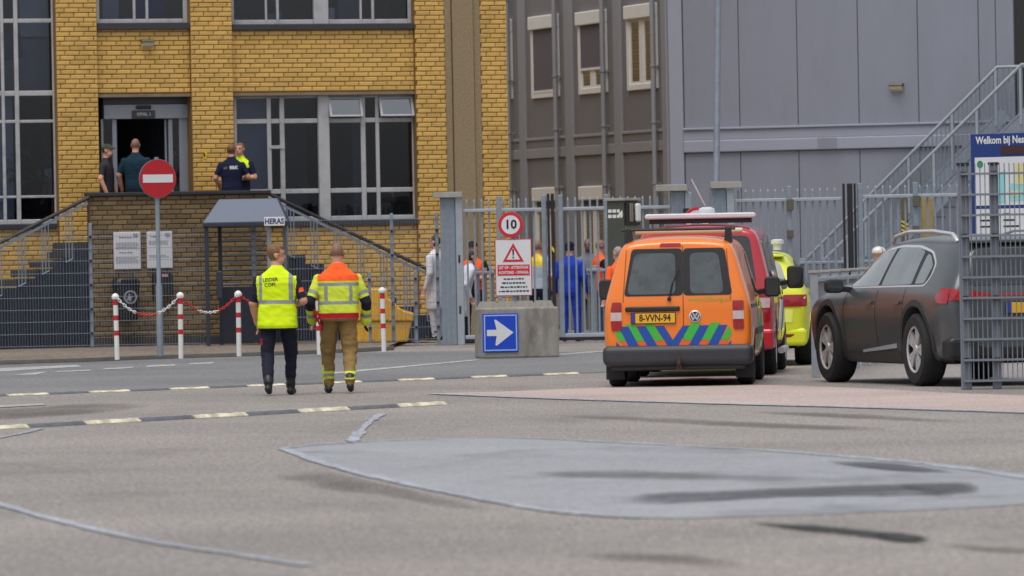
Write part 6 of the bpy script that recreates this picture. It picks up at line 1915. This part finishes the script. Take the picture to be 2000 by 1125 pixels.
    nv = len(me.vertices); VN = np.empty(nv * 3); me.vertices.foreach_get('normal', VN); VN = VN.reshape(-1, 3)
    VC = np.empty(nv * 3); me.vertices.foreach_get('co', VC); VC = VC.reshape(-1, 3)
    for vi in range(nv):
        if vz[vi] in skinz: continue
        q = Vector(VC[vi])
        z_ = zones[vz[vi]]
        if z_.startswith('foot'): continue
        f = mnoise.noise(Vector((q.x * 7, q.y * 7, q.z * 13)) + rnd) + .6 * mnoise.noise(Vector((q.x * 16 + q.z * 9, q.y * 14, q.z * 22)) + rnd)
        amp = wr * (1.5 if z_.startswith('leg') else 1.0)
        VC[vi] += VN[vi] * (f * amp)
    me.vertices.foreach_set('co', VC.ravel()); me.update()
    keys = []; idx = np.zeros(n, np.int32); cache = {}
    me.materials.clear()
    for i in range(n):
        m = style(zones[zid[i]], tt[i], C[i], hd_[i])
        if m not in cache: cache[m] = len(keys); keys.append(m); me.materials.append(m)
        idx[i] = cache[m]
    me.polygons.foreach_set('material_index', idx)
    me.name = 'person'
    o.location = loc; o.rotation_euler = (0, 0, heading); o.scale = (h / 1.8,) * 3
    tag(o, label, 'person', group)
    eyes = MB()
    for sg in (-1, 1): ell_mesh(eyes, hc + R @ Vector((sg * .032, .083, .018)), (.012, .009, .008), R, 8, 6)
    eyes.build('eyes', mat('eye_dark', srgb(60, 50, 46), 0.3), o)
    return o, hc, R

def headcol(hl, skin, hairm, kind):
    a, b, c = hl
    if kind == 'bald': return hairm if (c > -.04 and b < .035 and c < .10) or (c > .03 and b < .02) else skin
    if kind == 'none': return skin
    if kind == 'cap': return hairm if c > .034 + .0 * b else (HAIRD if (b < -.02 and c > -.04) else skin)
    lim = .062 if b > .03 else (-.01 if b > -.01 else -.075)
    if abs(a) > .07 and b > -.04 and c < .02: return skin
    return hairm if c > lim else skin

def plain(shirt, trousers, skin=SKIN, hairm=HAIRD, kind='hair', sleeve=0.75, vest=None, shoes=BOOT, yoke=None, hem=.93, legm=None, vband=None):
    def f(z, t, p, hl):
        if z == 'head': return headcol(hl, skin, hairm, kind)
        if z == 'neck': return skin if p[2] > 1.49 else shirt
        if z.startswith('hand'): return skin
        if z.startswith('arm'): return shirt if t < sleeve else skin
        if z.startswith('foot'): return shoes
        if z.startswith('leg'): return trousers
        if p[2] < hem: return trousers
        if vest is not None:
            if p[1] > 0.02 and abs(p[0]) < .045 + .0 * p[2]: return shirt
            if vband and (1.08 < p[2] < 1.12 or 1.2 < p[2] < 1.24): return vband
            if abs(p[0]) < .17 or p[2] < 1.30: return vest
        if yoke is not None and p[2] > 1.32: return yoke
        return shirt
    return f

# ---------------------------------------------------------------- the two men walking
F = lambda px, py: G(px, py)
def vest_style(z, t, p, hl):
    x, y, zz = p
    if z == 'head': return headcol(hl, SKIN, HAIRB, 'hair')
    if z == 'neck': return SKIN if zz > 1.50 else HIV
    if z.startswith('hand'): return SKIN
    if z.startswith('arm'):
        if t < .26 and abs(x) < .235: return HIV
        if z == 'armR' and .42 < t < .62 and x > .27: return HIO
        return NVY if t < .92 else SKIN
    if z.startswith('foot'): return BOOT
    if z.startswith('leg') and zz < .84:
        if z == 'legL' and .60 < zz < .68 and x < -.175: return REDC
        return BOOT if zz < .20 else NVY
    if zz < .80: return NVY
    if 1.085 < zz < 1.135: return REFL
    if y < .05 and zz > 1.12 and (-.205 < x < -.165 or .150 < x < .20): return REFL
    if y > .05 and zz > 1.12 and .10 < abs(x) < .15: return REFL
    return HIV
VT = [(.78, .225, .165, -.01), (.83, .240, .175, -.01), (.95, .232, .165, -.005), (1.10, .224, .152, 0), (1.25, .232, .148, 0), (1.34, .240, .138, -.005), (1.40, .222, .120, -.01), (1.45, .165, .098, -.01), (1.50, .098, .078, -.01), (1.54, .066, .064, -.005)]
g = F(545, 772)
vman, hc, R_ = person('man in fluorescent yellow vest and navy trousers walking away with head turned right', (g.x, g.y, 0), rad(-4), vest_style, 1.80,
    arms={'L': [(-.225, 0, 1.355), (-.29, .0, 1.09), (-.26, .13, .86)], 'R': [(.225, 0, 1.355), (.315, -.05, 1.12), (.24, .18, 1.10)]},
    legs={'L': [(-.105, -.01, .90), (-.125, -.03, .49), (-.095, -.27, .13)], 'R': [(.105, .01, .90), (.135, .17, .50), (.115, .24, .09)]},
    torso=VT, head=(rad(-78), rad(2)), hair='full', vox=.0068, seed=1, wr=.006, arm_r=1.08, leg_r=1.22)
def wear_text(o, txt, size, m, x, z, sx=1.0, name='lettering', bold=0.0, rot=0.0):
    t = text_mesh(name, txt, size, m, None, (0, 0, 0), rot=(0, 0, 0), ext=0.0, bold=bold)
    me = t.data; bm = bmesh.new(); bm.from_mesh(o.data); bv = BVHTree.FromBMesh(bm); bm.free()
    for v in me.vertices:
        px_, pz_ = v.co.x * sx, v.co.y
        px_, pz_ = px_ * math.cos(rot) - pz_ * math.sin(rot) + x, px_ * math.sin(rot) + pz_ * math.cos(rot) + z
        hit, nrm, _, _ = bv.ray_cast(Vector((px_, -1, pz_)), Vector((0, 1, 0)))
        v.co = (hit + Vector((0, -.004, 0))) if hit else Vector((px_, -.15, pz_))
    t.rotation_euler = (0, 0, 0); t.scale = (1, 1, 1); t.parent = o
    return t
wear_text(vman, 'LEIDER', .060, INK, -.065, 1.375, rot=.05, bold=.001); wear_text(vman, 'COPI', .060, INK, -.07, 1.315, rot=.05, bold=.001)

def fire_style(z, t, p, hl):
    x, y, zz = p
    if z == 'head': return headcol(hl, SKIN, STUB, 'bald')
    if z == 'neck': return SKIN if zz > 1.50 else HIO
    if z.startswith('hand'): return BLK if z == 'handR' else SKIN
    if z.startswith('arm'):
        if t < .50: return HIV2
        if t < .66: return REFL
        if t < .78: return HIV2
        if t < 1.35: return NVY
        if 1.55 < t < 1.75: return REFL
        return HIV2
    if z.startswith('foot'): return BOOT
    if z.startswith('leg') and zz < .90:
        out = x * (1 if z == 'legR' else -1)
        if zz < .34 and out > .185: return HIV2
        if .20 < zz < .235: return REFL
        if .17 < zz < .265: return HIV2
        return TAN if zz > .085 else BOOT
    if zz < .895: return TAN
    if zz < .955: return REDC
    if zz > 1.335: return HIO
    if 1.275 < zz < 1.315 or 1.055 < zz < 1.095: return REFL
    if 1.055 < zz < 1.30 and .128 < abs(x) < .168: return REFL
    return HIV2
FT = [(.86, .21, .16, 0), (.89, .240, .180, 0), (.96, .243, .178, 0), (1.10, .238, .165, 0), (1.25, .244, .158, 0), (1.34, .250, .148, -.005), (1.40, .230, .128, -.01), (1.45, .17, .104, -.01), (1.50, .105, .085, -.01), (1.55, .075, .070, -.005)]
g = F(664, 768)
fman, hc2, R2_ = person('firefighter in yellow and orange jacket and tan trousers walking away with red folder', (g.x, g.y, 0), rad(3), fire_style, 1.81,
    arms={'L': [(-.228, 0, 1.345), (-.34, -.07, 1.09), (-.31, .10, .88)], 'R': [(.228, 0, 1.345), (.335, -.01, 1.08), (.325, .12, .86)]},
    legs={'L': [(-.105, .01, .90), (-.13, .15, .49), (-.125, .20, .09)], 'R': [(.105, 0, .90), (.13, -.01, .50), (.115, -.24, .13)]},
    torso=FT, head=(rad(-10), rad(6)), vox=.0068, seed=2, wr=.007, arm_r=1.22, leg_r=1.36, cuff=1.7)
s_ = 1.81 / 1.8
fol = MB(); fol.box(-.012, .012, -.13, .13, -.16, .16); fo = fol.build('folder', REDC, None, bevel=0.008)
fo.location = fman.matrix_basis @ Vector((-.255, .05, .90)); fo.rotation_euler = (rad(-8), rad(-22), rad(3))
tag(fo, 'dark red folder held under the firefighter left arm', 'folder')

# ---------------------------------------------------------------- people on the landing
def at(px, Y): return P(px, 470, Y).x
OUTL = {'L': [(-.205, 0, 1.385), (-.30, -.02, 1.15), (-.27, .08, .90)], 'R': [(.205, 0, 1.385), (.30, -.02, 1.15), (.27, .08, .90)]}
FOLD = {'L': [(-.205, 0, 1.385), (-.30, .02, 1.14), (-.04, .22, 1.12)], 'R': [(.205, 0, 1.385), (.30, .02, 1.14), (.06, .23, 1.16)]}
BENT = {'L': [(-.205, 0, 1.385), (-.30, -.04, 1.15), (-.24, .12, .95)], 'R': [(.205, 0, 1.385), (.31, .0, 1.16), (.20, .26, 1.14)]}
WIDE = [(z, a * 1.12, b * 1.08, c) for z, a, b, c in TORSO]
ZL = zf1 + .001
gp = 'people standing on the entrance landing'
capm = plain(DGR, BLK, hairm=cloth('camouflage_cap', srgb(66, 76, 64), var=0.4), kind='cap')
person('man in dark T-shirt and camouflage cap beside the entrance', (at(211, 120.9), 120.9, ZL), rad(-105), capm, 1.78, cap=True, seed=3, arms=OUTL, group=gp)
person('broad man in dark teal T-shirt seen from behind at the entrance', (at(268, 120.9), 120.9, ZL), rad(-8), plain(TEAL, NVY, hairm=STUB, kind='bald', sleeve=.85), 1.88, torso=WIDE, seed=4, arm_r=1.15, arms=OUTL, group=gp)
person('person in dark jacket standing in the sliding doorway', (at(345, 123.0), 123.0, ZL), rad(150), plain(BLK, BLK, hairm=HAIRD, sleeve=2, vest=None), 1.72, seed=5, group=gp, hair='short')
nvm, _, _ = person('man in navy T-shirt with white back lettering seen from behind', (at(455, 121.5), 121.5, ZL), rad(-6), plain(DNV, NVY, hairm=HAIRB, kind='hair', sleeve=.8), 1.76, torso=WIDE, seed=6, arms=BENT, group=gp, hair='short')
wear_text(nvm, 'BRK', .085, WHITE, .06, 1.335, bold=.003); wear_text(nvm, 'a/r', .075, GREYINK, -.09, 1.335)
person('man in navy and lime shirt facing the man in navy T-shirt', (at(473, 122.4), 122.4, ZL), rad(155), plain(DNV, NVY, hairm=HAIRB, kind='hair', sleeve=.8, yoke=HIV), 1.79, seed=7, arms=FOLD, group=gp, hair='short')
# figure set inside the left window in place of a reflection on it
person('white-shirted figure standing in for a reflection in the tall left office window', (at(112, 122.3), 122.3, ZL), rad(40), plain(WCOAT, NVY, hairm=HAIRD), 1.70, seed=8, vox=.016)

# ---------------------------------------------------------------- people behind the gate
gg = 'people waiting behind the gate'
coat = [(.52, .21, .15, 0), (.60, .215, .155, 0), (.80, .20, .15, 0), (.95, .19, .14, 0), (1.10, .185, .13, 0), (1.25, .20, .13, 0), (1.36, .215, .125, 0), (1.44, .195, .105, 0), (1.49, .12, .08, 0), (1.53, .068, .062, 0)]
wst = plain(WCOAT, WCOAT, hairm=HAIRD, sleeve=2.2, hem=.5)
person('person in long white coat between the mesh fence and the gate pier', (at(851, 118.9), 118.9, 0.072), rad(60), wst, 1.90, torso=coat, seed=9, arm_r=1.2, vox=.014, group=gg)
wst2 = plain(WCOAT, BLK, hairm=HAIRD, sleeve=2.2, hem=.5)
person('person in white coat and black trousers mostly behind the gate pier', (at(902, 119.3), 119.3, 0.0), rad(-70), wst2, 1.68, torso=coat, seed=10, lean=.25, arm_r=1.2, vox=.014, group=gg)
ov = plain(BLK, BLK, hairm=BLK, kind='cap', sleeve=.8, vest=HIO)
person('man in orange vest and black cap with folded arms behind the gate', (at(923, 120.6), 120.6, 0.0), rad(165), ov, 1.84, cap=True, seed=11, arms=FOLD, vox=.014, group=gg)
person('bald man in white shirt with yellow collar behind the warning board', (at(1050, 120.6), 120.6, 0.0), rad(-30), plain(PBL, NVY, hairm=STUB, kind='bald', sleeve=.9, yoke=YEL), 1.84, seed=12, vox=.014, group=gg)
person('man in pale blue shirt standing close to the bald man', (at(1064, 121.6), 121.6, 0.0), rad(100), plain(PBL, NVY, hairm=SKIN, kind='none', sleeve=.9), 1.80, seed=13, arms=FOLD, vox=.014, group=gg)
bo = plain(BLUEO, BLUEO, hairm=NVY, kind='cap', sleeve=2.0, hem=.9)
person('worker in bright blue overall and dark cap behind the gate', (at(1112, 119.4), 119.4, 0.0), rad(-12), bo, 1.80, cap=True, seed=14, vox=.012, leg_r=1.15, arm_r=1.15, torso=[(z, a * 1.08, b * 1.05, c) for z, a, b, c in TORSO], group=gg)
person('broad man in grey shirt behind the low inner fence', (at(1148, 121.6), 121.6, 0.0), rad(175), plain(GSH, BLK, skin=SKIND, hairm=SKIND, kind='none', sleeve=1.9), 1.86, torso=WIDE, seed=15, arm_r=1.25, vox=.014, arms=FOLD, group=gg)
person('man in orange vest and jeans standing at the gate edge', (at(1172, 120.4), 120.4, 0.0), rad(-70), plain(BLK, JEAN, hairm=STUB, kind='bald', sleeve=.8, vest=HIO, hem=.88), 1.83, seed=16, vox=.013, arms=FOLD, group=gg)
person('grey-haired man in orange behind the orange van', (at(1207, 109.5), 109.5, 0.0), rad(40), plain(HIO, NVY, hairm=HAIRG, sleeve=2), 1.70, seed=17, vox=.014, group=gg, hair='short')
WH = mat('white_helmet', srgb(206, 204, 198), 0.3, coat=.5)
def helm(z, t, p, hl):
    if z == 'head':
        if hl[2] > .028: return BLK if abs(hl[1] + .02) < .012 else WH
        return SKIN
    return plain(HIV, NVY, sleeve=2)(z, t, p, hl)
person('person in white helmet and lime jacket behind the dark SUV', (at(1717, 106.0), 106.0, 0.0), rad(120), helm, 1.60, dome=1.0, seed=18, vox=.013)
